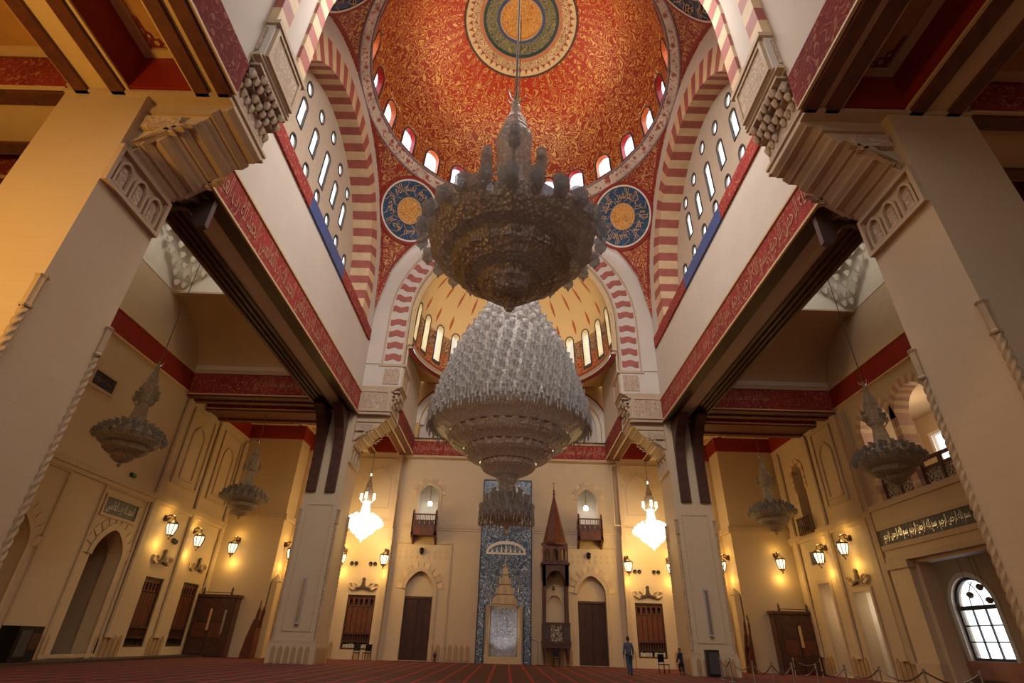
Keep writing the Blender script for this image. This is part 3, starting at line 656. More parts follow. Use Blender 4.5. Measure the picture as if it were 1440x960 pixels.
# ---- four great piers with rope shafts, corbelled capitals and impost blocks
def mir(s, y0, d=1):
    """profile in x-z (x measured towards the wall), extruded in y"""
    return lambda u, w, dd: (s*u, y0+d*dd, w)
names = {(-1, 0): 'pier_front_left', (1, 0): 'pier_front_right', (-1, 1): 'pier_back_left', (1, 1): 'pier_back_right'}
for s in (-1, 1):
    for back in (0, 1):
        y0, y1 = (YB0, YB1) if back else (YF0, YF1)
        P = struct(names[(s, back)])
        xa, xb = sorted((s*A, s*B))
        MB().box(xa, xb, y0, y1, 0, 16.4).build('pier_shaft', STONE, P)
        MB().box(xa-0.13, xb+0.13, y0-0.13, y1+0.13, 0, 0.95).build('plinth', STONE, P)
        MB().box(xa-0.08, xb+0.08, y0-0.08, y1+0.08, 0.95, 1.1).build('plinth_moulding', TRIM, P)
        m = MB()
        for k in range(6):
            x = xa+0.12+k*0.37; m.prism([(x, 0.05), (x+0.24, 0.05), (x+0.24, 0.7), (x+0.12, 0.86), (x, 0.7)], XZ(y0-0.13), -0.04, 0)
            y = y0+0.1+k*0.36; m.prism([(y, 0.05), (y+0.24, 0.05), (y+0.24, 0.7), (y+0.12, 0.86), (y, 0.7)], SIDE(s, A-0.13), -0.04, 0)
        m.build('plinth_fluting', OCHRE_D, P, kind='stuff')
        for x, y in ((s*A, y0), (s*A, y1), (s*B, y0)):       # rope shafts on the corners
            m = MB(); nz = 60
            def rp(u, v, x=x, y=y):
                z = 1.1+v*6.2; a = 2*pi*u; r = 0.08+0.020*cos(3*(a - z*9.0)); return (x+r*cos(a), y+r*sin(a), z)
            m.grid(rp, 12, nz*4); m.build('rope_shaft', ROPE, P, True)
            m = MB()
            m.lathe([(0.12, 0), (0.14, 0.05), (0.11, 0.1), (0.11, 0.75), (0.15, 0.82), (0.0, 0.9)], 12, (x, y, 7.3), -0.2); m.build('reeded_cap', ROPE, P)
        if back:
            MB().strip(rect(xa+0.42, xb-0.42, 1.6, 8.4), rect(xa+0.36, xb-0.36, 1.54, 8.46), XZ(y0), -0.03, 0.02, True).build('panel_moulding', TRIM, P)
            t = thing('column_radiator', 'pale grey vertical loudspeaker strip on the %s back pier' % ('left' if s < 0 else 'right'), 'speaker', (s*(A+1.15), y0-0.1, 1.9))
            MB().box(s*(A+1.15)-0.11, s*(A+1.15)+0.11, y0-0.16, y0-0.02, 1.9, 4.3).build('casing', GREYC, t)
            MB().box(s*(A+1.15)-0.08, s*(A+1.15)+0.08, y0-0.175, y0-0.155, 2.0, 4.2).build('grille', STEEL, t)
        # arcaded panel z 11.2-12.5 on the inner face
        f = SIDE(s, A)
        MB().strip(rect(y0+0.12, y1-0.12, 11.3, 12.35), rect(y0, y1, 11.18, 12.47), f, -0.14, 0.0, True).build('panel_frame', TRIM, P)
        for k in range(3):
            c = y0+0.48+k*0.645
            MB().strip(arch(c, 0.2, 11.4, 11.9, 10), arch(c, 0.28, 11.34, 11.9, 10), f, -0.11, 0, True).build('carved_arch', TRIM, P)
            MB().prism(arch(c, 0.13, 11.42, 11.85, 8), f, -0.06, 0).build('carved_leaf', CARVED, P)
        # stepped corbel capital growing inwards, one course per moulding
        cx = A; z = 12.5; dz = (ZB-12.5)/9; dx = (A-8.2)/9
        for k in range(9):
            c0, c1 = A-dx*k-0.1, A-dx*(k+1)
            z0 = 12.5+dz*k
            prof = [(A, z0), (c0, z0), (c0-0.03, z0+0.05), (c1+0.04, z0+dz*0.55), (c1, z0+dz*0.75), (c1, z0+dz), (A, z0+dz)]
            e_ = (0.0, 0.10, 0.04)[k % 3]; MB().prism([(u-(0.10 if k % 3 == 2 and u < A else 0), w) for u, w in prof], mir(s, y0), 0.32-e_, y1-y0-0.1+e_).build('corbel_course', TRIM if k % 3 else STONE, P)
        m_ = MB(); xs = sorted((s*8.1, s*(B)))
        for zz, e in ((ZB, 0.10), (ZB+0.12, 0.02), (ZB+0.22, 0.12)):
            MB().box(min(s*(8.2-e), s*B), max(s*(8.2-e), s*B), y0-e, y1+e, zz, zz+0.1).build('cornice_moulding', TRIM, P)
        MB().box(min(s*8.3, s*B), max(s*8.3, s*B), y0, y1, ZB+0.3, 16.2).build('impost_block', STONE, P)
        for q, yy in ((-1, y0), (1, y1)):
            MB().holed([rect(*sorted((s*8.5, s*10.3)), 14.85, 16.1)], XZ(yy), -0.05, 0.05).build('carved_panel', CARVED, P)
            MB().strip(rect(*sorted((s*8.5, s*10.3)), 14.85, 16.1), rect(*sorted((s*8.38, s*10.42)), 14.75, 16.2), XZ(yy), -0.1, 0.1, True).build('panel_frame', TRIM, P)
            # chevron mouldings and small carved panel on the corbel flank
            o = -1 if q < 0 else 1
            fy = lambda u, w, d, yy=yy, o=o: (s*u, yy-o*(0.3 if q < 0 else 0.1)+o*d, w)
            MB().prism(rect(9.3, 10.3, 13.35, 13.8), fy, 0, 0.14).build('carved_panel', CARVED, P)
            for k in range(3):
                e = k*0.17
                MB().strip([(A-0.15-e, 12.7+e*0.4), (A-0.75-e, 13.25+e*0.3), (A-1.0-e, 12.95+e+0.2)], [(A-0.08-e, 12.62+e*0.4), (A-0.75-e, 13.38+e*0.3), (A-1.1-e, 12.95+e+0.2)], fy, 0, 0.16).build('chevron_moulding', TRIM, P)
        # muqarnas carving on the inner face between the cornices
        fi = SIDE(s, 8.3)
        MB().holed([rect(y0+0.08, y1-0.08, 14.85, 16.1)], fi, -0.12, 0.02).build('carved_panel', CARVED, P)
        for r in range(5):
            for k in range(8 if r % 2 else 7):
                y = y0+(0.18 if r % 2 else 0.3)+k*0.27
                if (r+k*2) % 5 == 4: continue
                MB().lathe([(0.0, -0.2), (0.05, -0.17), (0.11, -0.04), (0.13, 0.06), (0.09, 0.1), (0, 0.1)], 7, (s*(8.3-r*0.13), y, 15.05+r*0.26)).build('muqarnas_cell', TRIM if (r+k) % 3 else CARVED, P)
            MB().box(min(s*8.3, s*(8.24-r*0.13)), max(s*8.3, s*(8.24-r*0.13)), y0+0.1, y1-0.1, 15.12+r*0.26, 15.22+r*0.26).build('muqarnas_ledge', CARVED, P)
        for zz, e in ((16.2, 0.18), (16.32, 0.34), (16.44, 0.56)):
            MB().box(min(s*(8.3-e), s*(A+0.3)), max(s*(8.3-e), s*(A+0.3)), y0-0.02-e*0.06, y1+e*0.06, zz, zz+0.12).build('cornice_moulding', TRIM, P)
        MB().box(min(s*7.7, s*(A+0.3)), max(s*7.7, s*(A+0.3)), y0+0.03, y1-0.03, 16.56, 18.31).build('arch_impost', PLASTER, P)
        MB().holed([rect(y0+0.25, y1-0.25, 16.75, 17.95)], SIDE(s, 7.7), -0.05, 0.02).build('carved_panel', CARVED, P)
        MB().strip(rect(y0+0.25, y1-0.25, 16.75, 17.95), rect(y0+0.12, y1-0.12, 16.62, 18.08), SIDE(s, 7.7), -0.1, 0.02, True).build('panel_frame', TRIM, P)
        MB().holed([rect(*sorted((s*7.9, s*9.0)), 16.75, 17.95)], XZ(y0+0.03), -0.05, 0.02).build('carved_panel', CARVED, P)
        MB().box(min(s*7.55, s*9.45), max(s*7.55, s*9.45), y0-0.05, y1+0.05, 18.12, 18.3).build('cornice_moulding', TRIM, P)
        # dark wooden brackets carrying the side beam
        o = -1 if back else 1; yb = y0 if back else y1
        fb = lambda u, w, d, yb=yb, o=o: (0, yb+o*u, w)
        for x in (10.85, 12.05):
            prof = [(0, 9.2), (0.16, 9.2), (0.2, 11.5), (0.32, 12.4), (0.62, 13.2), (1.15, 13.85), (2.0, 14.3), (2.0, ZB), (0, ZB)]
            MB().prism(prof, lambda u, w, d, x=x: (s*(x+d), yb+o*u, w), 0.0, 0.62).build('wooden_bracket', WOOD, P)
        pr = [(A+0.02, 13.25), (A+0.2, 13.2), (A+0.42, 13.3), (A+0.48, 13.45)] + [(A+1.18-0.66*cos(pi*i/10), 13.4+0.68*sin(pi*i/10)) for i in range(11)] + [(B-0.48, 13.25), (B-0.42, 13.0), (B-0.26, 12.9), (B-0.22, 12.45), (B-0.02, 12.3), (B-0.02, ZB), (A+0.02, ZB)]
        if not back: MB().prism(pr, lambda u, w, d: (s*u, yb+o*(1.75+d), w), 0, 0.2).build('bracket_board', WOODP, P)

# ---- timber and red beams
def beam_y(name, x0, x1, y0, y1, s, par, inner_script=None, reps=3):
    """beam running to the qibla wall; x0 is its face towards the nave"""
    b = struct(name)
    xs = sorted((s*x0, s*x1)); w = x1-x0
    MB().box(xs[0]+0.04, xs[1]-0.04, y0, y1, ZB+0.12, ZT).build('beam_core', CREAM, b)
    for a, c in ((0.02, 0.40), (w-0.40, w-0.02)):
        q = sorted((s*(x0+a), s*(x0+c))); MB().box(q[0], q[1], y0, y1, ZB, ZB+0.14).build('brown_batten', WOOD2, b)
    for xx, o in ((x0, -1), (x1, 1)):
        q = sorted((s*(xx-0.02), s*(xx+o*0.04)))
        q2 = sorted((s*(xx), s*(xx+o*0.07)))
        MB().box(min(s*xx, s*(xx+o*0.05)), max(s*xx, s*(xx+o*0.05)), y0, y1, ZB+0.2, ZT-0.02).build('red_side_panel', REDSCRIPT if o < 0 and inner_script else RED, b)
        MB().box(min(s*xx, s*(xx+o*0.09)), max(s*xx, s*(xx+o*0.09)), y0, y1, ZB+0.1, ZB+0.17).build('cream_fillet', CREAM, b)
    return b
def beam_x(x0, x1, y0, y1, s, brown=False):
    b = struct('cross_beam'); xs = sorted((s*x0, s*x1))
    MB().box(xs[0], xs[1], y0+0.04, y1-0.04, ZB+0.12, ZT).build('beam_core', WOOD2 if brown else CREAM, b)
    w = y1-y0
    for a, c in ((0.02, 0.42), (w-0.42, w-0.02)): MB().box(xs[0], xs[1], y0+a, y0+c, ZB, ZB+0.14).build('brown_batten', WOOD2, b)
    for yy, o in ((y0, -1), (y1, 1)):
        MB().box(xs[0], xs[1], min(yy, yy+o*0.05), max(yy, yy+o*0.05), ZB+0.2, ZT-0.02).build('red_side_panel', REDBAND if o < 0 else RED, b)
        MB().box(xs[0], xs[1], min(yy, yy+o*0.09), max(yy, yy+o*0.09), ZB+0.1, ZB+0.17).build('cream_fillet', CREAM, b)
    return b
for s in (-1, 1):
    for y0, y1 in ((-12.8, YF0), (YB1, 42.1)):
        beam_y('ceiling_beam', 11.0, 12.45, y0, y1, s, None)
        beam_y('ceiling_beam', 8.0, 9.05, y0, y1, s, None, True)
        e = YF0 if y0 < 0 else 42.1
        MB().box(min(s*8.0, s*8.4), max(s*8.0, s*8.4), y0, y1, ZT, 24 if y0 < 0 else 21.6).build('wall_nave', PLASTER, kind='structure')
    # panels of the coffered ceiling
    CE = struct('ceiling')
    def panel(x0, x1, y0, y1, orn=True):
        xs = sorted((s*x0, s*x1))
        MB().box(xs[0], xs[1], y0, y1, ZT+0.02, ZT+0.2).build('ceiling_panel', CEILP, CE)
        MB().strip([(xs[0]+0.3, y0+0.3), (xs[1]-0.3, y0+0.3), (xs[1]-0.3, y1-0.3), (xs[0]+0.3, y1-0.3)], [(xs[0], y0), (xs[1], y0), (xs[1], y1), (xs[0], y1)], lambda u, w, d: (u, w, ZT-d), 0.0, 0.06, True).build('panel_border', CREAM, CE)
        if orn:
            for qx, ex in ((xs[0]+0.34, 1), (xs[1]-0.34, -1)):
                m = MB(); cy = y1-0.34
                pl = [(0, 0), (0.62, 0), (0.55, -0.1), (0.4, -0.13), (0.36, -0.26), (0.22, -0.24), (0.2, -0.42), (0.1, -0.48), (0.07, -0.85), (0, -0.9)]
                m.prism([(qx+ex*a, cy+b) for a, b in pl], lambda u, w, d: (u, w, ZT+0.01-d), 0.0, 0.02)
                m.build('corner_arabesque', REDSCRIPT, CE)
                m = MB()
                for a, b, r in ((0.25, -0.14, 0.075), (0.13, -0.34, 0.05), (0.44, -0.07, 0.04)): m.prism([(qx+ex*a+r*cos(t*pi/4), cy+b+r*sin(t*pi/4)) for t in range(8)], lambda u, w, d: (u, w, ZT-0.012-d), 0.0, 0.012)
                m.build('painted_flower', GOLDP, CE)
    for y0, y1 in ((-2.9, 3.3), (3.3, 9.4), (YB1+0.1, 40.1)):
        panel(9.1, 10.95, y0, y1)
        panel(12.5, 16.6, y0, y1); panel(16.9, 20.7, y0, y1)
    panel(9.1, 10.95, 40.1, 42.1, False); panel(12.5, 16.4, 40.1, 42.1, False)
    panel(12.8, 16.7, 11.8, 12.85); panel(16.7, 20.7, 11.8, 12.85); MB().box(min(s*12.8, s*20.7), max(s*12.8, s*20.7), 32.3, 33.38, ZT, ZT+0.2).build('red_soffit_panel', RED, CE)
    MB().box(min(s*8.9, s*11.1), max(s*8.9, s*11.1), YF0-0.16, YF0, ZB+0.15, ZT+0.1).build('red_end_panel', RED, CE)
    MB().box(min(s*9.05, s*16.4), max(s*9.05, s*16.4), 41.98, 42.12, ZB+0.15, ZT).build('red_end_panel', RED, CE)
    MB().box(min(s*16.3, s*20.7), max(s*16.3, s*20.7), 40.08, 40.22, 14.85, ZT).build('red_end_panel', RED, CE)
    MB().box(min(s*16.28, s*16.42), max(s*16.28, s*16.42), 40.1, 42.1, 14.85, ZT).build('red_end_panel', RED, CE)
    for y0, y1 in ((YF0-0.0, YF1), (12.9, 14.1), (31.0, 32.3), (YB0, YB1)):
        beam_x(B, XW, y0, y1, s, y0 > 20)
    script_on(XZ(30.94), *((-16.6, -13.4) if s < 0 else (13.4, 16.6)), 14.85, 15.85, CE, SCRIPTC, BISM, 2)
    # red band along the aisle wall
    MB().box(min(s*(XW-0.06), s*XW), max(s*(XW-0.06), s*XW), 14.1, 40.2, 14.75, ZT).build('red_wall_band', RED, CE)
    MB().box(min(s*(XW-0.12), s*XW), max(s*(XW-0.12), s*XW), 14.1, 40.2, 14.68, 14.76).box(min(s*(XW-0.12), s*XW), max(s*(XW-0.12), s*XW), 14.1, 31, ZT, ZT+0.1).build('band_fillet', CREAM, CE)
    # great side beam with the inscription
    SB = struct('side_beam')
    MB().box(min(s*A, s*B), max(s*A, s*B), YF1, YB0, ZB+0.35, ZT+0.04).build('beam_core', PLASTER, SB)
    MB().box(min(s*(A-0.06), s*A), max(s*(A-0.06), s*A), YF1+0.2, YB0, ZB+0.12, ZT+0.04).build('inscription_band', REDBAND, SB)
    for zz, e in ((ZT+0.04, 0.12), (ZB+0.02, 0.14)): MB().box(min(s*(A-e), s*A), max(s*(A-e), s*A), YF1, YB0, zz, zz+0.1).build('cream_fillet', CREAM, SB)
    script_on(SIDE(s, A-0.07), 12.4, 33.0, ZB+0.22, ZT-0.05, SB, SCRIPTC, HAMD if s < 0 else BISM, 5, s > 0, -0.01)
    xo = [A-0.05, A+0.12, A+0.3, A+0.5, A+0.75]
    for k in range(4):
        MB().box(min(s*xo[k], s*(xo[k+1]-0.03)), max(s*xo[k], s*(xo[k+1]-0.03)), YF1, YB0, ZB-0.02+k*0.09, ZB+0.45).build('brown_moulding', WOOD, SB)
        q = B-(xo[k]-A); q1 = B-(xo[k+1]-A)+0.03
        MB().box(min(s*q, s*q1), max(s*q, s*q1), YF1, YB0, ZB-0.02+k*0.09, ZB+0.45).build('brown_moulding', WOOD, SB)
    MB().box(min(s*(A+0.7), s*(B-0.7)), max(s*(A+0.7), s*(B-0.7)), YF1, YB0, ZB+0.36, ZB+0.46).build('soffit_board', WOODD, SB)
    MB().box(min(s*(B-0.1), s*(B+0.08)), max(s*(B-0.1), s*(B+0.08)), YF1, YB0, ZB, ZT).build('outer_beam_face', WOOD2, SB)

# ---- central walls, great arches
RI, RO, RW, ZC = 7.7, 9.3, 10.4, 22.5
def arch_blocks(fn, par, z0, d0, d1, zi=RI, zo=9.15, pitch=0.66):
    """alternating voussoirs, straight below ZC then radial"""
    k = 0; L = (ZC-z0); n1 = max(1, round(L/pitch)); n2 = round(pi*8.4/pitch)
    n2 += (n2+1) % 2
    for sg in (-1, 1):
        for i in range(n1):
            z = z0+L*i/n1; z_ = z0+L*(i+1)/n1; q = sorted((sg*zi, sg*zo))
            MB().holed([rect(q[0], q[1], z, z_)], fn, d0, d1).build('voussoir', RED2 if (n1-i) % 2 else CREAMV, par)
    for i in range(n2):
        a0, a1 = pi*i/n2, pi*(i+1)/n2
        pl = [(zi*cos(a0), ZC+zi*sin(a0)), (zo*cos(a0), ZC+zo*sin(a0)), (zo*cos(a1), ZC+zo*sin(a1)), (zi*cos(a1), ZC+zi*sin(a1))]
        MB().prism(pl, fn, d0, d1).build('voussoir', CREAMV if i % 2 == 0 else RED2, par)
for s, nm in ((-1, 'wall_centre_left'), (1, 'wall_centre_right')):
    W_ = struct(nm); fn = lambda u, w, d: (s*(A+d), YC+u, w)
    MB().box(min(s*A, s*B), max(s*A, s*B), YF1-2.2, YB0+2.2, ZT+0.1, 19.98).build('plain_wall', PLASTER, W_)
    inn = arcpts(0, RO-0.15, ZC, 20.0, 48); out = [(-11.0 if u < 0 else 11.0, w) if i in (0, len(inn)-1) else None for i, (u, w) in enumerate(inn)]
    out = [(-RW, 20.0)] + [(-RW*cos(pi*i/48), ZC+RW*sin(pi*i/48)) for i in range(49)] + [(RW, 20.0)]
    MB().strip(inn, out, fn, 0.0, 0.5).build('archivolt', PLASTER, W_)
    big = [(-11.0, 20.0)] + [(max(-11.0, min(11.0, -13*cos(pi*i/48))), ZC+13*sin(pi*i/48)) for i in range(49)] + [(11.0, 20.0)]
    MB().strip(out, big, fn, 0.1, 0.5).build('spandrel', PLASTER, W_)
    arch_blocks(fn, W_, 20.4, -0.04, 1.45)
    wins = []
    for i, (y, h) in enumerate(((-3.95, 0.9), (-1.95, 0.9), (0.05, 1.3), (2.05, 0.9), (4.0, 0.9))):
        wins.append(arch(y, 0.33, 25.95-h, 25.95+h-0.3, 8, 0))
    for y, z in ((-1.95, 28.15), (0.05, 28.8), (2.05, 28.15), (-3.95, 27.9), (3.95, 27.9)): wins.append(oval(y, z, 0.3, 0.4))
    for k in range(7): wins.append(oval(-5.9+k*1.98, 23.65, 0.3, 0.45))
    ft = lambda u, w, d: (s*(11.7+d), YC+u, w)
    tymp = [(-RI-0.3, 20.2)] + [((-RI-0.3)*cos(pi*i/32), ZC+(RI+0.3)*sin(pi*i/32)) for i in range(33)] + [(RI+0.3, 20.2)]
    MB().holed([tymp]+wins, ft, 0, 0.10).build('tympanum', CREAM if False else plain('tympanum_plaster%d' % s, (0.55, 0.45, 0.34), 0.7, var=0.04), W_)
    for l in wins:
        cy = sum(p[0] for p in l)/len(l); cz = sum(p[1] for p in l)/len(l)
        o = [(p[0]+0.075*(1 if p[0] > cy else -1)*(abs(p[0]-cy)/0.23)**0.5, p[1]+0.075*(1 if p[1] > cz else -1)*min(1, abs(p[1]-cz)/0.3)) for p in l]
        MB().strip(l, o, ft, -0.05, 0.05, True).build('window_frame', FRAME, W_)
        MB().prism(l, ft, 0.06, 0.07).build('window_pane', GLASS, W_)
    for a, b, mt in ((-10.35, -3.0, RED2), (-3.0, 3.0, BLUEP), (3.0, 10.35, RED2)):
        MB().holed([rect(a, b, 19.95, 20.8)], fn, -0.12, 1.4).build('painted_ledge', REDBAND if mt is RED2 else mt, W_)
# back and front arches
for back in (1, 0):
    W_ = struct('arch_back' if back else 'arch_front')
    Y = YB0 if back else YF1; o = 1 if back else -1
    fn = lambda u, w, d: (u, Y+o*d, w)
    inn = arcpts(0, RO, ZC, 18.3, 48); out = arcpts(0, RW, ZC, 18.3, 48)
    MB().strip(inn, out, fn, -0.05, 0.3).build('archivolt', PLASTER, W_)
    big = [(-11.0, 18.3)] + [(max(-11.0, min(11.0, -13*cos(pi*i/48))), ZC+13*sin(pi*i/48)) for i in range(49)] + [(11.0, 18.3)]
    MB().strip(out, big, fn, 0.05, 0.5).build('spandrel', PLASTER, W_)
    if back:
        MB().strip(arcpts(0, RI, ZC, 18.3, 48), inn, fn, 0.0, 0.55).build('archivolt', PLASTER, W_)
        for rr, ww in ((RI, 0.14), (RO-0.1, 0.12)): MB().strip(arcpts(0, rr, ZC, 18.3, 48), arcpts(0, rr+ww, ZC, 18.3, 48), fn, -0.08, 0.1).build('archivolt_moulding', TRIM, W_)
        # wavy red joggled blocks
        def joggle(cx, cz, ang, par):
            pl = []
            for r, tt in ((-0.58, -0.24), (-0.42, -0.29), (-0.25, -0.20), (0.0, -0.12), (0.18, -0.20), (0.4, -0.29), (0.58, -0.24), (0.58, 0.24), (0.4, 0.19), (0.2, 0.28), (0, 0.33), (-0.2, 0.28), (-0.4, 0.19), (-0.58, 0.24)):
                pl.append((cx+r*cos(ang)-tt*sin(ang), cz+r*sin(ang)+tt*cos(ang)))
            MB().prism(pl, fn, -0.05, 0.05).build('joggled_block', RED2, par)
        rm = (RI+RO)/2+0.02
        for i in range(4):
            for sg in (-1, 1): joggle(sg*rm, 18.85+i*0.98, 0, W_)
        n = 27
        for i in range(n): a = pi*(i+0.5)/n; joggle(rm*cos(a), ZC+rm*sin(a), a, W_)
    else:
        arch_blocks(lambda u, w, d: (u, YF1-d, w), W_, 18.3, -0.04, 0.62)
        arch_blocks(lambda u, w, d: (u, YF0+d, w), W_, 18.3, -0.04, 0.62)
        MB().strip(arcpts(0, RI+0.12, ZC, 18.3, 48), arcpts(0, 9.15, ZC, 18.3, 48), lambda u, w, d: (u, YF0+d, w), 0.6, 1.65).build('arch_soffit', PLASTER, W_)
        MB().strip(arcpts(0, 9.15, ZC, 18.3, 48), [(-11, 18.3)]+[(max(-11, min(11, -13*cos(pi*i/48))), ZC+13*sin(pi*i/48)) for i in range(49)]+[(11, 18.3)], lambda u, w, d: (u, YF0+d, w), 0.0, 0.5).build('spandrel', PLASTER, W_)

# ---- pendentives on the sphere through the four arches
RS = A*sqrt(2); ZR = ZC+sqrt(RS*RS-A*A)
PD = struct('pendentives')
def sphere_pt(az, rho, rs=RS): return (rho*sin(az), YC+rho*cos(az), ZC+sqrt(max(0, rs*rs-rho*rho)))
for k in range(4):
    def pf(u, v, k=k, in_=0.0):
        t = u*pi/2; az = k*pi/2+t; rm = min(A/max(abs(cos(t)), abs(sin(t))), RS)
        rho = A+(rm-A)*v; rho = max(rho, A); return sphere_pt(az, rho)
    MB().grid(pf, 40, 24).build('pendentive', PEND, PD, True)
    # red border lines following the arches
    for e in (0, 1):
        def bf(u, v, k=k, e=e):
            t = 0.10+u*(pi/4-0.10); t = t if e == 0 else pi/2-t
            az = k*pi/2+t; rm = A/max(cos(t), sin(t)); rho = max(A+0.0, rm-0.10-0.16*v); p = sphere_pt(az, rho, RS-0.05); return p
        MB().grid(bf, 24, 2).build('border_line', RED, PD, True)
    az = k*pi/2+pi/4; ctr = Vector(sphere_pt(az, 12.1, RS)) ; nrm = (ctr-Vector((0, YC, ZC))).normalized()
    e1 = Vector((cos(az), -sin(az), 0)); e2 = nrm.cross(e1).normalized()
    if e2.z < 0: e2 = -e2
    def disc(r, off, k=k):
        d = ctr+e1*r[0]+e2*r[1]; d = (d-Vector((0, YC, ZC))).normalized()*(RS-off)+Vector((0, YC, ZC)); return tuple(d)
    def ring(r0, r1, off, nm, mt):
        MB().grid(lambda u, v: disc(((r0+(r1-r0)*v)*cos(2*pi*u), (r0+(r1-r0)*v)*sin(2*pi*u)), off), 40, 2).build(nm, mt, MD)
    MD = struct('medallion_%s' % ('back_right', 'front_right', 'front_left', 'back_left')[k])
    ring(0.0, 1.0, 0.16, 'medallion_centre', MEDGOLD); ring(0.97, 1.07, 0.2, 'medallion_line', GOLDP)
    ring(1.05, 2.36, 0.14, 'medallion_field', MEDBLUE); ring(2.34, 2.48, 0.18, 'medallion_rim', WHITE); ring(2.46, 2.72, 0.13, 'medallion_border', RED)
    if True:
        v, fc, wd = BISM if k % 2 else HAMD; m = MB()
        for rep in range(2):
            vs = []
            for u, w in v:
                th = pi/2 + pi*rep - (u/wd)*pi*0.94+pi/2*0; r = 1.16+w*1.08
                vs.append(disc((r*cos(th), r*sin(th)), 0.2))
            m.add(vs, fc)
        m.build('inscription', GOLDP, MD)
        m = MB()
        for i in range(14):
            th = 2*pi*i/14; pts = [disc(((1.15+1.1*q/5)*cos(th+0.16*sin(q*1.3+i)), (1.15+1.1*q/5)*sin(th+0.16*sin(q*1.3+i))), 0.19) for q in range(6)]
            m.tube(pts, 0.025, 4)
        m.build('tall_letter_strokes', GOLDP, MD)
# ---- dome cornice, windows, shell
DM = struct('dome')
DMC = (0, YC); RD, ZD = 9.8, 33.5
MB().grid(lambda u, v: ((A+0.02-(A-RD)*v)*sin(2*pi*u), YC+(A+0.02-(A-RD)*v)*cos(2*pi*u), ZR-0.05+(ZD-ZR+0.05)*v), 96, 2).build('cornice_band', CORNFLOR, DM, True)
for r, z in ((A+0.02, ZR-0.02), (RD+0.02, ZD)):
    m = MB(); m.tube([(r*sin(2*pi*i/96), YC+r*cos(2*pi*i/96), z) for i in range(97)], 0.09, 6); m.build('cornice_bead', plain('grey_bead%d' % int(z*10), (0.30, 0.22, 0.24), 0.5), DM, True)
for i in range(64):   # painted flowers on the cornice
    a = 2*pi*i/64; big = i % 2 == 0; z = ZR+0.3; r = A-0.33
    m = MB(); sz = 0.2 if big else 0.12; q = 8
    pl = [(sz*(1 if t % 2 else 0.45)*cos(t*pi/q), sz*(1 if t % 2 else 0.45)*sin(t*pi/q)) for t in range(2*q)]
    et = Vector((cos(a), -sin(a), 0)); er = Vector((sin(a), cos(a), 0)); ev = (Vector((0, 0, 0.61))-er*0.6).normalized()
    n_ = et.cross(ev)
    if n_.z > 0: n_ = -n_
    c = Vector((r*sin(a), YC+r*cos(a), z-0.02))+n_*0.05
    m.add([tuple(c+et*u+ev*w) for u, w in pl], [tuple(range(2*q))]); m.build('painted_flower', plain('flower_paint', (0.36, 0.07, 0.06), 0.6) if i == 0 else MATS['flower_paint'], DM)
HD = 9.3       # rise
def domeR(z, R=RD, z0=ZD, H=HD): q = max(0.0, min(1.0, (z-z0)/H)); return R*sqrt(max(0, 1-q*q))
def sector(cx, cy, az, da, z0, z1, hole, Rf, t_out, mat, par, uvoff, nm, z0all, z1all, rev, pane, rr=None):
    """one bay of a round wall with an arched opening; hole in (offset angle*R, z)"""
    R0 = Rf(z0); h = da/2
    def P(u, z, ex=0): r = Rf(z)+ex; a = az+u/R0; return (cx+r*sin(a), cy+r*cos(a), z)
    w = h*R0; nz = 6
    outer = [(-w, z0), (0, z0), (w, z0)] + [(w, z0+(z1-z0)*i/nz) for i in range(1, nz)] + [(w, z1), (0, z1), (-w, z1)] + [(-w, z1-(z1-z0)*i/nz) for i in range(1, nz)]
    flat = outer+hole
    tri = tessellate_polygon([[Vector((a, b, 0)) for a, b in outer], [Vector((a, b, 0)) for a, b in hole]])
    m = MB(); m.uv = {}
    for i, (u, z) in enumerate(flat): m.uv[i] = ((az+u/R0)/(2*pi), (z-z0all)/(z1all-z0all))
    m.add([P(u, z) for u, z in flat], [tuple(t) for t in tri]); m.build(nm, mat, par)
    n = len(hole)
    MB().add([P(u, z) for u, z in hole]+[P(u*(1 if not rr else rr), z, t_out) for u, z in hole], [(i, (i+1) % n, (i+1) % n+n, i+n) for i in range(n)]).build('window_reveal', rev, par)
    cu = sum(p[0] for p in hole)/n; cz = sum(p[1] for p in hole)/n
    o = [(cu+(u-cu)*1.22, cz+(z-cz)*1.12) for u, z in hole]
    MB().add([P(u, z, -0.04) for u, z in hole]+[P(u, z, -0.04) for u, z in o]+[P(u, z, 0.02) for u, z in o], [(i, (i+1) % n, (i+1) % n+n, i+n) for i in range(n)]+[(i+n, (i+1) % n+n, (i+1) % n+2*n, i+2*n) for i in range(n)]).build('window_frame', FRAME, par)
    MB().add([P(u, z, t_out*0.8) for u, z in hole], [tuple(range(n))]).build('window_pane', pane, par)
for i in range(24):
    az = i*pi/12
    sector(0, YC, az, pi/12, ZD, 36.3, arch(0, 0.62, 33.7, 35.0, 8, 0), domeR, 0.42, DOMEM, DM, 0, 'dome_bay', ZD, ZD+HD, ORANGE if i % 2 else REDREV, STAIN)
m = MB(); n = 96
m.grid(lambda u, v: (domeR(36.3+(ZD+HD*0.9985-36.3)*sin(v*pi/2))*sin(2*pi*u), YC+domeR(36.3+(ZD+HD*0.9985-36.3)*sin(v*pi/2))*cos(2*pi*u), 36.3+(ZD+HD*0.9985-36.3)*sin(v*pi/2)), n, 28, lambda u, v: (u, (36.3+(ZD+HD-36.3)*sin(v*pi/2)-ZD)/HD))
m.build('dome_shell', DOMEM, DM, True)
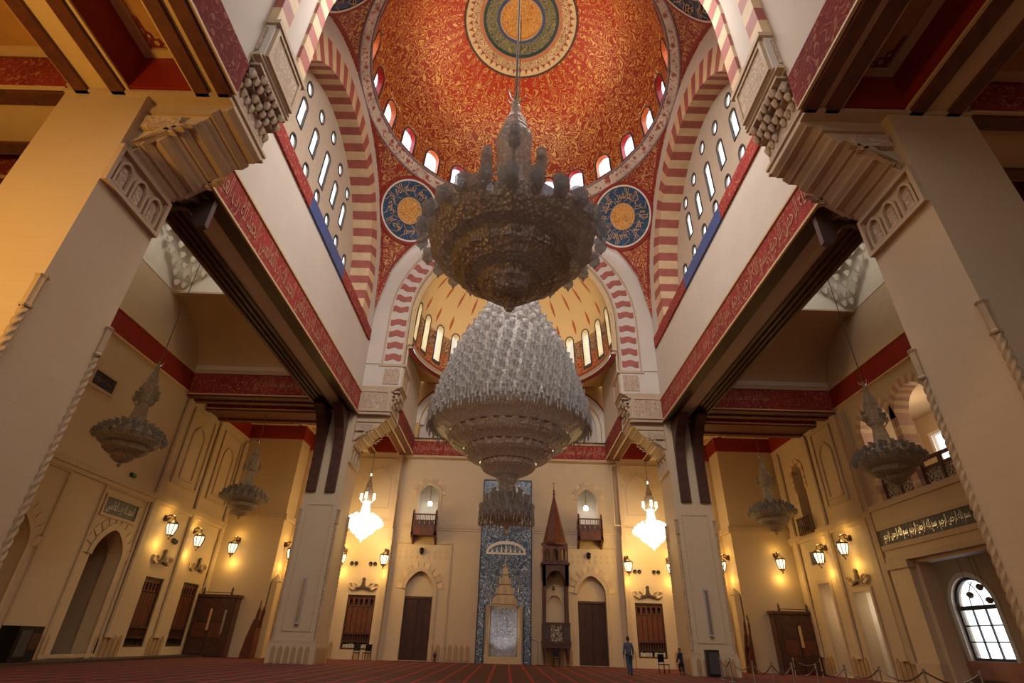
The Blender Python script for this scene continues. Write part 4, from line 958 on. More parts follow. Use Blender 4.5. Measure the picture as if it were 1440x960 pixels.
# crown medallion
CM = struct('dome_crown_medallion')
def crown(r0, r1, nm, mt, off=0.06, n=72):
    def pz(r): return ZD+HD*sqrt(max(0, 1-(r/RD)**2))-off
    MB().grid(lambda u, v: ((r0+(r1-r0)*v)*sin(2*pi*u), YC+(r0+(r1-r0)*v)*cos(2*pi*u), pz(r0+(r1-r0)*v)), n, 2).build(nm, mt, CM, True)
TEAL = arabesque('crown_teal', (0.06, 0.10, 0.09), (0.36, 0.30, 0.14), 2.6, 8, 0.2)
CROWNF = arabesque('crown_cream_floral', (0.70, 0.56, 0.34), (0.30, 0.10, 0.07), 3.0, 6, 0.16)
crown(0, 1.50, 'crown_rosette', MEDGOLD); crown(1.48, 1.62, 'crown_line', GOLDP, 0.1); crown(1.6, 1.85, 'crown_ring_blue', BLUEP); crown(1.85, 2.65, 'crown_ring_teal', TEAL)
crown(2.65, 2.88, 'crown_ring_blue', plain('deep_teal', (0.02, 0.06, 0.08), 0.4)); crown(2.88, 3.15, 'crown_ring_copper', plain('copper_pink', (0.50, 0.22, 0.12), 0.5)); crown(3.15, 3.75, 'crown_ring_floral', CROWNF, 0.07); crown(3.75, 4.15, 'crown_ring_cream', plain('crown_cream', (0.72, 0.58, 0.36), 0.55), 0.06)
crown(4.15, 4.27, 'crown_rim', FRAME, 0.09)
for i in range(48):
    a = 2*pi*i/48; m = MB(); z = ZD+HD*sqrt(1-(3.9/RD)**2)-0.13
    P_ = lambda r, da: (r*sin(a+da), YC+r*cos(a+da), ZD+HD*sqrt(1-(r/RD)**2)-0.10)
    m.add([P_(3.7, -0.045), P_(3.82, -0.02), P_(4.05 if i % 2 else 3.95, 0), P_(3.82, 0.02), P_(3.7, 0.045)], [(0, 1, 2, 3, 4)]); m.build('painted_leaf', MATS['flower_paint'], CM)
# ---- semidome of the qibla bay
SD = struct('semidome'); YS, RSD, ZS = 33.75, 7.5, 20.1
def sdR(z): return sqrt(max(0.01, RSD**2-max(0, z-22.4)**2))
for i in range(13):
    az = radians(-84+14*i)
    sector(0, YS, az, radians(14), ZS+0.25, 25.6, arch(0, 0.38, 21.1, 23.9, 8, 0.0), sdR, 0.55, SEMIM, SD, 0, 'semidome_bay', ZS, 29.8, plain('lit_cream_reveal', (0.80, 0.66, 0.38), 0.5) if i == 0 else MATS['lit_cream_reveal'], GLASS)
m = MB(); zf = lambda v: 25.6+(29.88-25.6)*sin(v*pi/2)
m.grid(lambda u, v: (sdR(zf(v))*sin(pi*(u-0.5)*1.01), YS+sdR(zf(v))*cos(pi*(u-0.5)*1.01), zf(v)), 64, 18, lambda u, v: ((u-0.5)*0.5, (zf(v)-ZS)/9.7))
m.build('semidome_shell', SEMIM, SD, True)
MB().strip(arcpts(0, RSD-0.12, 22.4, ZS, 40), arcpts(0, RI+0.3, ZC, ZS, 40), XZ(YS-0.1), 0, 0.15).build('semidome_edge', CREAM, SD)
for r0, r1, z0, z1, mt in ((RSD+0.02, RSD-0.3, ZS+0.22, ZS+0.1, WHITE), (RSD-0.3, RSD-0.22, ZS+0.1, ZS-0.2, TRIM), (RSD-0.2, RSD+0.15, ZS-0.2, ZS-0.3, RED), (RSD-0.3, RSD-0.3, ZS+0.25, ZS+0.1, RED)):
    MB().grid(lambda u, v: ((r0+(r1-r0)*v)*sin(pi*(u-0.5)), YS+(r0+(r1-r0)*v)*cos(pi*(u-0.5)), z0+(z1-z0)*v), 48, 1).build('semidome_cornice', mt, SD, True)
# soffit between the round cornice and the square bay
def rectpt(u):
    t = pi*(u-0.5); x, y = sin(t), cos(t); k_ = min(8.2/max(abs(x), 1e-6), (42.3-YS)/max(abs(y), 1e-6)); return (x*k_, YS+y*k_)
m = MB()
m.grid(lambda u, v: (lambda p, q: (p[0]+(q[0]-p[0])*v, p[1]+(q[1]-p[1])*v, ZS-0.25+1.3*v))(((RSD+0.1)*sin(pi*(u-0.5)), YS+(RSD+0.1)*cos(pi*(u-0.5))), rectpt(u)), 64, 4)
m.build('bay_soffit', GOLDWALL, SD, True)

# ---- aisle lanterns: coved ceiling, white drum, muqarnas corners
for s in (-1, 1):
    AL = struct('aisle_vault_%s' % ('left' if s < 0 else 'right'))
    xs = sorted((s*B, s*XW))
    for y0, y1 in ((31.0, 26.5), (14.1, 18.6)):
        MB().grid(lambda u, v: (xs[0]+(xs[1]-xs[0])*u, y0+(y1-y0)*(1-cos(v*pi/2)), 16.05+3.35*sin(v*pi/2)**0.9), 12, 16).build('cove', AISLE, AL, True)
    MB().box(min(s*(B-0.05), s*(B+0.02)), max(s*(B-0.05), s*(B+0.02)), 14.1, 31.0, 16, 22.6).build('vault_side_wall', AISLE, AL)
    # drum walls
    m = MB()
    m.box(xs[0], xs[1], 26.46, 26.6, 19.3, 22.4).box(xs[0], xs[1], 18.5, 18.64, 19.3, 22.4)
    x = s*(XW-0.03); m.box(min(x, x+s*0.16), max(x, x+s*0.16), 18.5, 26.6, 19.3, 22.4); m.build('drum_wall', WHITE, AL)
    for yy in (26.55, 18.55): MB().box(xs[0], xs[1], yy-0.14, yy+0.14, 19.22, 19.34).build('drum_cornice', TRIM, AL)
    cx = s*(B+XW)/2; cy = 22.56; Ro = 3.7
    # flat ring closing square to circle
    def sq(u):
        t = 2*pi*u; a, b = sin(t), cos(t); k_ = min(3.98/max(abs(a), 1e-6), 4.0/max(abs(b), 1e-6)); return (cx+a*k_, cy+b*k_)
    MB().grid(lambda u, v: (lambda p, q: (p[0]+(q[0]-p[0])*v, p[1]+(q[1]-p[1])*v, 22.3))((cx+Ro*sin(2*pi*u), cy+Ro*cos(2*pi*u)), sq(u)), 64, 1).build('drum_ring', WHITE, AL)
    for i in range(12):
        sector(cx, cy, i*pi/6, pi/6, 22.3, 25.2, arch(0, 0.85, 22.45, 24.1, 6, 0), lambda z: Ro, 0.3, WHITE, AL, 0, 'lantern_bay', 22, 25, WHITE, GLASS)
    MB().grid(lambda u, v: (cx+Ro*cos(v*pi/2)*sin(2*pi*u), cy+Ro*cos(v*pi/2)*cos(2*pi*u), 25.2+2.4*sin(v*pi/2)), 36, 8).build('lantern_dome', WHITE, AL, True)
    # muqarnas cells in the corners (far ones seen through the beams)
    base = None
    for qx in (-1, 1):
        for tier in range(6):
            n = tier+2
            for k in range(n):
                t = (k+0.5)/n; r = 0.35+tier*0.34
                px = cx+qx*(3.9-r*(1-t)*1.5-0.1); py = 26.4-r*t*1.5; pz = 19.7+tier*0.42
                if base is None:
                    base = MB().lathe([(0.0, -0.26), (0.07, -0.22), (0.15, -0.05), (0.21, 0.1), (0.17, 0.14), (0, 0.14)], 8).build('muqarnas_cell', WHITE, AL); o = base
                else: o = base.copy(); COL.objects.link(o)
                o.location = (px, py, pz)
# roof slabs that keep daylight out of the closed bays
m = MB()
for s in (-1, 1):
    xs = sorted((s*8.2, s*21.5)); m.box(xs[0], xs[1], -13, 9.6, 16.3, 16.6).box(xs[0], xs[1], 35.6, 43.4, 16.3, 16.6)
    xs = sorted((s*12.8, s*21.5)); m.box(xs[0], xs[1], 9.5, 14.15, 16.3, 16.6).box(xs[0], xs[1], 30.95, 35.65, 16.3, 16.6); m.box(xs[0], xs[1], 14.1, 18.4, 19.7, 19.9).box(xs[0], xs[1], 26.7, 31, 19.7, 19.9)
    xs = sorted((s*20.95, s*21.5)); m.box(xs[0], xs[1], 14, 31, 19.65, 22.5)
m.box(-9, 9, -13, 9.6, 24, 24.3).box(-9, 9, 42.9, 43.4, 14, 30).build('roof_slabs', PLASTER, kind='structure')
MB().box(-27, 27, -13.5, -13, 0, 16.5).build('wall_entrance', STONE, kind='structure')
# ================================================================== THINGS
def share(base, par, loc, rz=0.0, sc=1.0):
    o = base.copy(); COL.objects.link(o); o.parent = par; o.location = loc; o.rotation_euler = (0, 0, rz); o.scale = (sc,)*3; return o
# ---- chandeliers
def cup_mesh(mat, r, h, seg=7):
    m = MB(); m.lathe([(0.02*r, -h*0.35), (r*0.22, -h*0.2), (r*0.3, 0), (r*0.85, h*0.12), (r*1.0, h*0.35), (r*0.8, h*0.6), (r*1.0, h*0.85), (r*0.7, h*0.8), (0, h*0.4)], 9)
    return m
def cups(par, mat, n, R, z, r, h, a0=0.0, base=[None], sc=1.0):
    for i in range(n):
        a = a0+2*pi*i/n
        if par.get('cupmesh'):
            o = bpy.data.objects.new('glass_cup', bpy.data.meshes[par['cupmesh']]); COL.objects.link(o); o.parent = par
        else:
            par['_local'] = 1; mm = cup_mesh(mat, 1, 1)
            if par.get('dense'):
                mm = MB()
                for ox, oy, zz, q, hq in ((0, 0, 0, 0.62, 1.25), (0.1, 0.95, -0.25, 0.42, 0.8), (0.1, -0.95, -0.25, 0.42, 0.8), (0.45, 0.45, -0.75, 0.22, 0.7), (0.45, -0.45, -0.75, 0.22, 0.7)):
                    mm.lathe([(0, -0.25*hq), (q*0.3, -0.1*hq), (q*0.45, 0), (q*1.0, 0.15*hq), (q*0.75, 0.5*hq), (q*1.05, 0.85*hq), (0, 0.6*hq)], 6, (ox, oy, zz))
            o = mm.build('glass_cup', mat, par); par['cupmesh'] = o.data.name; del par['_local']
        o.location = (R*cos(a), R*sin(a), z); o.scale = (r, r, h); o.rotation_euler = (0, 0, a)
def bowl(par, name, prof, mat, n=36, flute=0.03):
    par['_local'] = 1; o = MB().lathe(prof, n, (0, 0, 0), flute).build(name, mat, par); del par['_local']; return o
def standard_chandelier(loc, label, S=1.0, lit=False, ztop=17.0, group='crystal chandeliers of the hall', wide=1.0, rich=False):
    t = thing('chandelier', label, 'chandelier', loc, group)
    g, gb = (CRYSL, CRYSL) if lit else (CRYS, CRYSB)
    q = lambda pr: [(r*S*wide, z*S) for r, z in pr]
    bowl(t, 'finial', q([(0, 0), (0.05, 0.02), (0.09, 0.1), (0.05, 0.17), (0.16, 0.24)]), gb, 10)
    bowl(t, 'lower_bowl', q([(0.1, 0.2), (0.26, 0.26), (0.42, 0.4), (0.47, 0.55), (0.44, 0.60)]), gb)
    bowl(t, 'middle_bowl', q([(0.30, 0.57), (0.66, 0.60), (0.84, 0.74), (0.89, 0.93), (0.80, 0.98)]), gb)
    bowl(t, 'upper_bowl', q([(0.6, 0.96), (1.04, 0.99), (1.2, 1.14), (1.26, 1.36), (1.2, 1.42), (0.0, 1.5)]), gb)
    n = 24 if rich else 20
    cups(t, g, n, 1.38*S*wide, 1.22*S, 0.105*S, 0.26*S)
    cups(t, g, n-2, 1.24*S*wide, 1.46*S, 0.10*S, 0.26*S, 0.13)
    cups(t, g, 14, 1.0*S*wide, 1.66*S, 0.10*S, 0.25*S, 0.1)
    cups(t, g, 10, 0.72*S*wide, 1.84*S, 0.10*S, 0.24*S, 0.2)
    bowl(t, 'cone', q([(1.05, 1.42), (0.7, 1.62), (0.45, 1.85), (0.33, 2.2), (0.27, 2.6), (0.24, 3.0)]), g, 20, 0.06)
    bowl(t, 'stem', [(0.24*S, 2.95*S), (0.33*S, 3.1*S), (0.27*S, 3.2*S), (0.3*S, 3.45*S), (0.33*S, 3.8*S), (0.3*S, 3.95*S), (0.17*S, 4.0*S), (0.24*S, 4.1*S), (0.19*S, 4.35*S), (0.11*S, 4.55*S), (0.07*S, 4.9*S), (0.0, 4.95*S)], g if rich or not lit else CRYSB, 14, 0.08)
    for i in range(4):
        a = pi/4*0+i*pi/2
        t['_local'] = 1
        MB().tube([(0.15*S*cos(a), 0.15*S*sin(a), 3.0*S), (0.36*S*cos(a), 0.36*S*sin(a), 2.9*S), (0.5*S*cos(a), 0.5*S*sin(a), 3.1*S)], 0.03*S, 5).build('arm', g, t)
        del t['_local']
    cups(t, g, 4, 0.5*S, 3.1*S, 0.12*S, 0.26*S); cups(t, g, 4, 0.5*S, 3.38*S, 0.10*S, 0.22*S)
    t['_local'] = 1
    for i in range(5):
        a = 2*pi*i/5; MB().tube([(0, 0, 4.9*S), (0.13*S*cos(a), 0.13*S*sin(a), 5.0*S), (0.2*S*cos(a), 0.2*S*sin(a), 5.15*S)], 0.015*S, 4).build('crown_prong', STEEL, t)
    MB().lathe([(0, 4.9*S), (0.05*S, 5.0*S), (0.05*S, 5.1*S), (0, 5.2*S)], 8).build('crown_ball', g, t)
    MB().tube([(0, 0, 5.1*S), (0, 0, ztop-loc[2])], 0.03 if S > 1.1 else 0.022, 5).build('suspension_rod', RODM, t)
    del t['_local']
    if lit: lamp('chandelier_light', 'POINT', (loc[0], loc[1], loc[2]+0.9), 900, WARM2, 1.7)
    return t
standard_chandelier((0, 8.0, 6.55), 'nearest crystal chandelier seen from below, hanging darkly under the big dome painting', 1.2, False, 30.0, wide=1.06, rich=True)
standard_chandelier((-16.85, 22.56, 7.45), 'unlit crystal chandelier on a long rod in the left aisle, nearer of the two there', 1.0, ztop=27.55)
standard_chandelier((16.85, 22.56, 7.45), 'unlit crystal chandelier on a long rod in front of the right gallery arches', 1.0, ztop=27.55)
standard_chandelier((-16.7, 33.9, 7.5), 'unlit crystal chandelier in the left aisle above the carved corner door', 1.0, ztop=16.0)
standard_chandelier((16.7, 33.9, 7.5), 'unlit crystal chandelier in the right aisle beside the narrow striped window', 1.0, ztop=16.0)
standard_chandelier((-10.35, 39.4, 7.2), 'brightly lit chandelier left of the mihrab wall', 0.95, True, 16.0)
standard_chandelier((10.45, 39.4, 7.2), 'brightly lit chandelier right of the mihrab wall', 0.95, True, 16.0)

# the giant central chandelier with its hanging lower tier
t = thing('giant_chandelier', 'huge pale crystal chandelier with many rings of glass cups under the dome', 'chandelier', (0, YC, 5.1))
Z0 = 5.1
t['dense'] = 1
CRB = crystal('pale_crystal', (0.80, 0.78, 0.77), trans=0.16, vs=5)
CRD = crystal('pale_crystal_bowl', (0.88, 0.82, 0.75), trans=0.04, vs=9)
bowl(t, 'finial', [(0, 0), (0.08, 0.1), (0.05, 0.25), (0.22, 0.45), (0.38, 0.62)], CRD, 12)
bowl(t, 'drop_bowl', [(0.35, 0.5), (0.62, 0.62), (0.88, 0.85), (0.95, 1.1), (0.75, 1.3), (0.4, 1.6), (0.3, 2.1), (0.42, 2.45)], CRD, 30, 0.08)
cups(t, CRB, 20, 1.08, 0.75, 0.15, 0.45); cups(t, CRB, 18, 0.92, 1.15, 0.14, 0.42, 0.1); cups(t, CRB, 12, 0.6, 1.5, 0.12, 0.36)
bowl(t, 'neck', [(0.3, 2.0), (0.5, 2.35), (0.42, 2.5), (0.55, 2.6)], CRB, 20)
for k, (r0, za, r1, zb) in enumerate(((0.4, 2.45, 1.2, 2.98), (0.85, 2.95, 1.95, 3.55), (1.45, 3.5, 2.7, 4.15), (2.1, 4.1, 3.45, 4.95))):
    bowl(t, 'stepped_bowl', [(r0, za), ((r0+r1)/2, za+(zb-za)*0.18), (r0+(r1-r0)*0.8, za+(zb-za)*0.42), (r1*0.96, za+(zb-za)*0.62), (r1, zb), (r1*0.96, zb+0.06), (r1*0.8, zb+0.08)], CRD, 64, 0.03)
    t['_local'] = 1; MB().tube([(r1*cos(2*pi*i/60), r1*sin(2*pi*i/60), zb) for i in range(61)], 0.045, 5).build('bowl_rim', GOLD if False else STEEL, t); del t['_local']
cone = [(3.45, 5.0), (3.3, 5.6), (3.1, 6.2), (2.95, 6.7), (2.7, 7.5), (2.4, 8.3), (2.0, 9.1), (1.6, 9.8), (1.2, 10.6), (1.0, 11.6), (0.8, 13), (0.4, 14.5), (0.2, 16), (0, 16.1)]
bowl(t, 'cone_body', cone, CRD, 48, 0.02)
def cr(z):
    for (ra, a), (rb, b) in zip(cone, cone[1:]):
        if a <= z <= b: return ra+(rb-ra)*(z-a)/(b-a)
    return 3.45
for k, (z, n) in enumerate(((4.72, 44), (5.25, 40), (5.8, 38), (6.35, 36), (6.9, 34), (7.5, 30), (8.15, 26))):
    cups(t, CRB, n, cr(z)+0.17, z, 0.17, 0.46, k*0.13)
m = MB()
for k, (z, n) in enumerate(((8.75, 24), (9.35, 20), (9.95, 16), (10.6, 14), (11.2, 12))):
    for i in range(n):
        a = 2*pi*i/n+k*0.2; R_ = cr(z)+0.14; m.lathe([(0.03, -0.15), (0.05, 0), (0.15, 0.06), (0.17, 0.2), (0.13, 0.3), (0.17, 0.42), (0, 0.2)], 8, (R_*cos(a), R_*sin(a), z))
t['_local'] = 1; m.build('upper_glass_cups', CRB, t, kind='stuff'); del t['_local']
t['_local'] = 1
MB().tube([(0, 0, 16), (0, 0, 42.6-Z0)], 0.04, 6).build('suspension_rod', RODM, t); del t['_local']

# ---- wall lanterns
def wall_lantern(x, y, z, nx, ny, label):
    """nx, ny: direction out of the wall"""
    t = thing('wall_lantern', label, 'lantern', (x, y, z), 'lit wall lanterns'); t['_local'] = 1
    ox, oy = nx*0.46, ny*0.46
    MB().lathe([(0, -0.12), (0.12, -0.12), (0.14, 0), (0.12, 0.12), (0, 0.12)], 8, (nx*0.05, ny*0.05, 0.42)).build('wall_plate', WOOD, t)
    MB().tube([(0, 0, 0.45), (nx*0.2, ny*0.2, 0.58), (ox, oy, 0.52), (ox, oy, 0.3)], 0.035, 5).build('bracket', WOOD, t)
    MB().tube([(0, 0, 0.3), (nx*0.25, ny*0.25, 0.42), (nx*0.3, ny*0.3, 0.6)], 0.03, 5).build('scroll', WOOD, t)
    MB().lathe([(0.05, 0.36), (0.12, 0.3), (0.27, 0.2), (0.27, 0.15), (0, 0.15)], 8, (ox, oy, 0)).build('cap', WOOD, t)
    MB().lathe([(0, -0.3), (0.15, -0.3), (0.235, 0.0), (0.235, 0.15), (0, 0.15)], 8, (ox, oy, 0)).build('glass_body', LAMPGL, t)
    for k in range(8):
        a = 2*pi*k/8; MB().tube([(ox+0.155*cos(a), oy+0.155*sin(a), -0.3), (ox+0.245*cos(a), oy+0.245*sin(a), 0), (ox+0.245*cos(a), oy+0.245*sin(a), 0.15)], 0.018, 4).build('cage_bar', WOOD, t)
    MB().lathe([(0, -0.55), (0.04, -0.5), (0.03, -0.44), (0.12, -0.36), (0.18, -0.3), (0, -0.28)], 8, (ox, oy, 0)).build('base_finial', WOOD, t)
    del t['_local']; t.scale = (1.3, 1.3, 1.3)
    lamp('lantern_light', 'POINT', (x+nx*0.5, y+ny*0.5, z+0.75), 26, WARM2, 0.12); lamp('lantern_light', 'POINT', (x+nx*0.5, y+ny*0.5, z-0.95), 38, WARM2, 0.12)
    return t
for s, sd in ((-1, 'left'), (1, 'right')):
    wall_lantern(s*XW, 33.1, 6.75, -s, 0, 'lit lantern nearer the camera on the %s side wall' % sd)
    wall_lantern(s*XW, 36.4 if s < 0 else 35.9, 6.6, -s, 0, 'lit lantern farther along the %s side wall, towards the corner' % sd)
    wall_lantern(s*19.35, 40.2, 6.65, 0, -1, 'lit lantern above the carved wooden door in the %s corner' % sd)
    wall_lantern(s*16.4, 41.3, 6.6, -s, 0, 'lit lantern half hidden behind the %s back pier' % sd)
    wall_lantern(s*12.1, 42.1, 6.4, 0, -1, 'lit lantern on the back wall just beside the %s back pier' % sd)
    wall_lantern(s*8.95, 41.95, 6.4, 0, -1, 'lit lantern on the back wall between %s screen window and %s bronze door' % (sd, sd))
# round black vent pairs between lanterns
for s, sd in ((-1, 'left'), (1, 'right')):
    for i, x in enumerate((-0.95, -0.62, 0.45, 0.78)):
        c = s*10.5
        o = MB().lathe([(0, 0), (0.13, 0), (0.15, 0.05), (0.12, 0.14), (0, 0.1)], 12).build('round_vent', BLACK)
        o.location = (c+x, 42.1, 6.1); o.rotation_euler = (pi/2, 0, 0)
        tag(o, 'one of four small round black vents above the %s screen window' % sd, 'vent', 'round vents above the %s screen window' % sd)
    for y_, z_ in (((34.6, 6.25), (34.85, 6.2)) if s < 0 else ()):
        o = MB().lathe([(0, 0), (0.13, 0), (0.15, 0.05), (0.12, 0.14), (0, 0.1)], 12).build('round_vent', BLACK)
        o.location = (-XW, y_, z_); o.rotation_euler = (0, pi/2, 0); tag(o, 'small round black vent between the two left wall lanterns', 'vent', 'round vents on the left wall')
# bronze-green carved crests above windows
def crest(fn, c, z, name, label, rot=1.0):
    t = thing('wall_crest', label, 'ornament', fn(c, z, 0.0))
    pr = [(-0.62*rot, 0.0), (-0.3, 0.06), (-0.14, 0.16), (-0.08, 0.45), (-0.12, 0.62), (0, 0.72), (0.12, 0.62), (0.08, 0.45), (0.14, 0.16), (0.3, 0.06), (0.62*rot, 0.0), (0.45, -0.1), (0.2, -0.04), (0, 0.02), (-0.2, -0.04), (-0.45, -0.1)]
    MB().prism([(c+u, z+w) for u, w in pr], fn, -0.16, 0.0).build('crest_leaf', plain('dark_crest', (0.055, 0.032, 0.018), 0.5) if 'dark_crest' not in MATS else MATS['dark_crest'], t)
    for q in (-1, 1):
        MB().tube([fn(c+q*0.3, z-0.02, -0.06), fn(c+q*0.7, z-0.1, -0.09), fn(c+q*0.98, z+0.05, -0.09), fn(c+q*1.02, z+0.28, -0.08), fn(c+q*0.85, z+0.34, -0.07), fn(c+q*0.82, z+0.2, -0.06)], 0.07, 5).build('crest_scroll', TRIM, t)
        MB().tube([fn(c+q*0.35, z+0.1, -0.06), fn(c+q*0.5, z+0.3, -0.09), fn(c+q*0.65, z+0.35, -0.08)], 0.05, 5).build('crest_scroll', TRIM, t)
    return t
for s, sd in ((-1, 'left'), (1, 'right')):
    crest(XZ(42.1), s*10.35, 4.45, 'c', 'dark leaf crest with stone scrolls above the %s back wall screen window' % sd)
crest(SIDE(-1, XW), 34.12, 4.95, 'c', 'dark leaf crest above the nearer wooden screen of the left wall', 0.8)
crest(SIDE(-1, XW), 38.25, 5.0, 'c', 'dark leaf crest above the farther wooden screen of the left wall', 0.8)
crest(SIDE(1, XW), 33.35, 4.9, 'c', 'dark leaf crest above the doorway of the right wall', 0.8)

# ---- wooden screens (mashrabiya) with book shelf below
def screen(fn, a, b, z0, z1, label, books=0):
    c = (a+b)/2; t = thing('window_screen', label, 'screen', fn(c, z0, 0.3))
    fr = 0.09
    MB().strip(rect(a+fr, b-fr, z0+fr, z1-fr), rect(a, b, z0, z1), fn, 0.06, 0.3, True).build('frame', WOOD, t)
    MB().holed([rect(a, b, z0, z1)], fn, 0.42, 0.48).build('back_board', DARKIN, t)
    n = 5; w = (b-a-2*fr)/n
    for i in range(n):                       # arched openings on top
        x = a+fr+i*w
        MB().holed([rect(x, x+w, z1-0.75, z1-fr), arch(x+w/2, w*0.3, z1-0.68, z1-0.36, 6, 0)], fn, 0.14, 0.24).build('arched_slot', WOOD2, t)
    for i in range(n): 
        x = a+fr+i*w
        MB().holed([rect(x+0.02, x+w-0.02, z0+1.05, z1-0.8)], fn, 0.16, 0.22).build('wood_panel', WOOD2, t)
    MB().holed([rect(a+fr, b-fr, z0+0.92, z0+1.04)], fn, 0.08, 0.24).build('rail', WOOD, t)
    for i in range(10):
        x = a+fr+(i+0.5)*(b-a-2*fr)/10; MB().holed([rect(x-0.03, x+0.03, z0+0.5, z0+0.92)], fn, 0.16, 0.2).build('spindle', WOOD2, t)
    MB().holed([rect(a+fr, b-fr, z0+0.42, z0+0.5)], fn, 0.08, 0.4).build('shelf', WOOD, t)
    MB().holed([rect(a+fr, b-fr, z0+0.04, z0+0.1)], fn, 0.08, 0.4).build('shelf', WOOD, t)
    if books:
        x = a+0.16; k = 0
        while x < b-0.2:
            wd = random.uniform(0.05, 0.085); h = random.uniform(0.2, 0.28)
            if abs(x-c) > 0.07:
                bk = MB().holed([rect(x, x+wd, z0+0.1, z0+0.1+h)], fn, 0.12, 0.32).build('book', MATS['book_%d' % (k % 3)]); tag(bk, 'one of the pale bound books on the low shelf of the %s' % books, 'book', 'books on the low shelf of the %s' % books)
            x += wd+0.012; k += 1
    return t
for k, c in enumerate(((0.55, 0.52, 0.38), (0.36, 0.40, 0.28), (0.50, 0.44, 0.34))): plain('book_%d' % k, c, 0.6)
screen(XZ(42.1), -11.35, -9.35, 0.6, 4.02, 'tall red-brown wooden screen window left on the back wall, books in its base', 'left back wall screen')
screen(XZ(42.1), 9.35, 11.35, 0.6, 4.02, 'tall red-brown wooden screen window right on the back wall, books in its base', 'right back wall screen')
screen(SIDE(-1, XW), 33.2, 35.05, 0.55, 4.1, 'nearer of two tall wooden screen windows on the left side wall')
screen(SIDE(-1, XW), 37.3, 39.2, 0.55, 4.15, 'farther of two tall wooden screen windows on the left side wall')

# ---- bronze doors, balconies, hanging window lamps
for s, sd in ((-1, 'left'), (1, 'right')):
    c = s*XD
    t = struct('door_%d' % (1 if s < 0 else 2), )
    t.location = (c, 43.1, 0)
    for q in (-1, 1):
        xs = sorted((c+q*0.01, c+q*1.02))
        l = MB().box(xs[0], xs[1], 43.0, 43.08, 0.02, 3.95).build('door_leaf', BRONZE, t)
        for i in range(2):
            for j in range(5):
                x0 = xs[0]+0.06+i*0.46; z = 0.12+j*0.76
                MB().box(x0-0, x0+0.4, 42.97, 43.01, z, z+0.68).build('door_panel', BRONZE, t)
    MB().box(c-1.03, c+1.03, 42.93, 43.1, 3.92, 4.08).build('lintel', WOOD, t)
    MB().prism(arch(c, 1.02, 4.08, 4.55, 14), XZ(43.05), 0, 0.1).build('stone_tympanum', STONE, t)
    b = thing('balcony', 'small red-brown wooden balcony under the arched window above the %s bronze door' % sd, 'balcony', (c+0.05*s, 42.3, 8.1))
    x0, x1, ya, yb = c-0.95, c+0.95, 41.75, 42.7
    for x in (x0, x1-0.16):
        MB().box(x, x+0.16, ya, ya+0.16, 8.2, 9.95).build('corner_post', WOOD2, b); MB().lathe([(0.05, 0), (0.08, 0.06), (0, 0.18)], 8, (x+0.08, ya+0.08, 9.95)).build('post_finial', WOOD2, b)
        MB().prism([(42.7, 7.65), (42.7, 8.25), (ya, 8.25), (ya+0.15, 8.05), (42.3, 7.95)], lambda u, w, d, x=x: (x+d, u, w), 0, 0.18).build('bracket', WOOD2, b)
        MB().box(x+0.03, x+0.1, ya, yb, 8.35, 9.7).build('side_panel', WOOD2, b)
    MB().box(x0, x1, ya, yb, 8.2, 8.42).build('floor_board', WOOD2, b)
    for z in (8.72, 9.2, 9.66): MB().box(x0, x1, ya+0.02, ya+0.1, z, z+0.1).build('rail', WOOD2, b)
    MB().box(x0, x1, ya+0.04, ya+0.1, 8.42, 8.72).build('lower_panel', WOOD2, b)
    for k in range(4): MB().box(x0+0.2+k*0.38, x0+0.54+k*0.38, ya+0.05, ya+0.08, 8.82, 9.2).build('lattice_panel', WOOD, b)
    for k in range(12): MB().box(x0+0.2+k*0.13, x0+0.24+k*0.13, ya+0.04, ya+0.09, 9.3, 9.66).build('spindle', WOOD2, b)
    h = thing('hanging_lamp', 'small lit globe lamp hanging in the arched window above the %s balcony' % sd, 'lamp', (c, 43.7, 10.95))
    MB().tube([(c, 43.7, 11.1), (c, 43.7, 12.5)], 0.015, 4).build('cord', BLACK, h); MB().lathe([(0, -0.2), (0.17, -0.18), (0.2, 0), (0.13, 0.16), (0, 0.18)], 12, (c, 43.7, 10.95)).build('globe', BULB, h)
    lamp('window_lamp', 'POINT', (c, 43.5, 10.5), 14, (1, 0.95, 0.88), 0.1)
    o = MB().lathe([(0, -0.24), (0.1, -0.2), (0.17, -0.05), (0.13, 0.05), (0.2, 0.14), (0.06, 0.26), (0, 0.28)], 8, (0, 0, 0)).build('speaker_lantern', BLACK); o.location = (c-0.1, 42.55, 7.15)
    tag(o, 'small dark fitting on the wall right below the %s balcony' % sd, 'fitting')

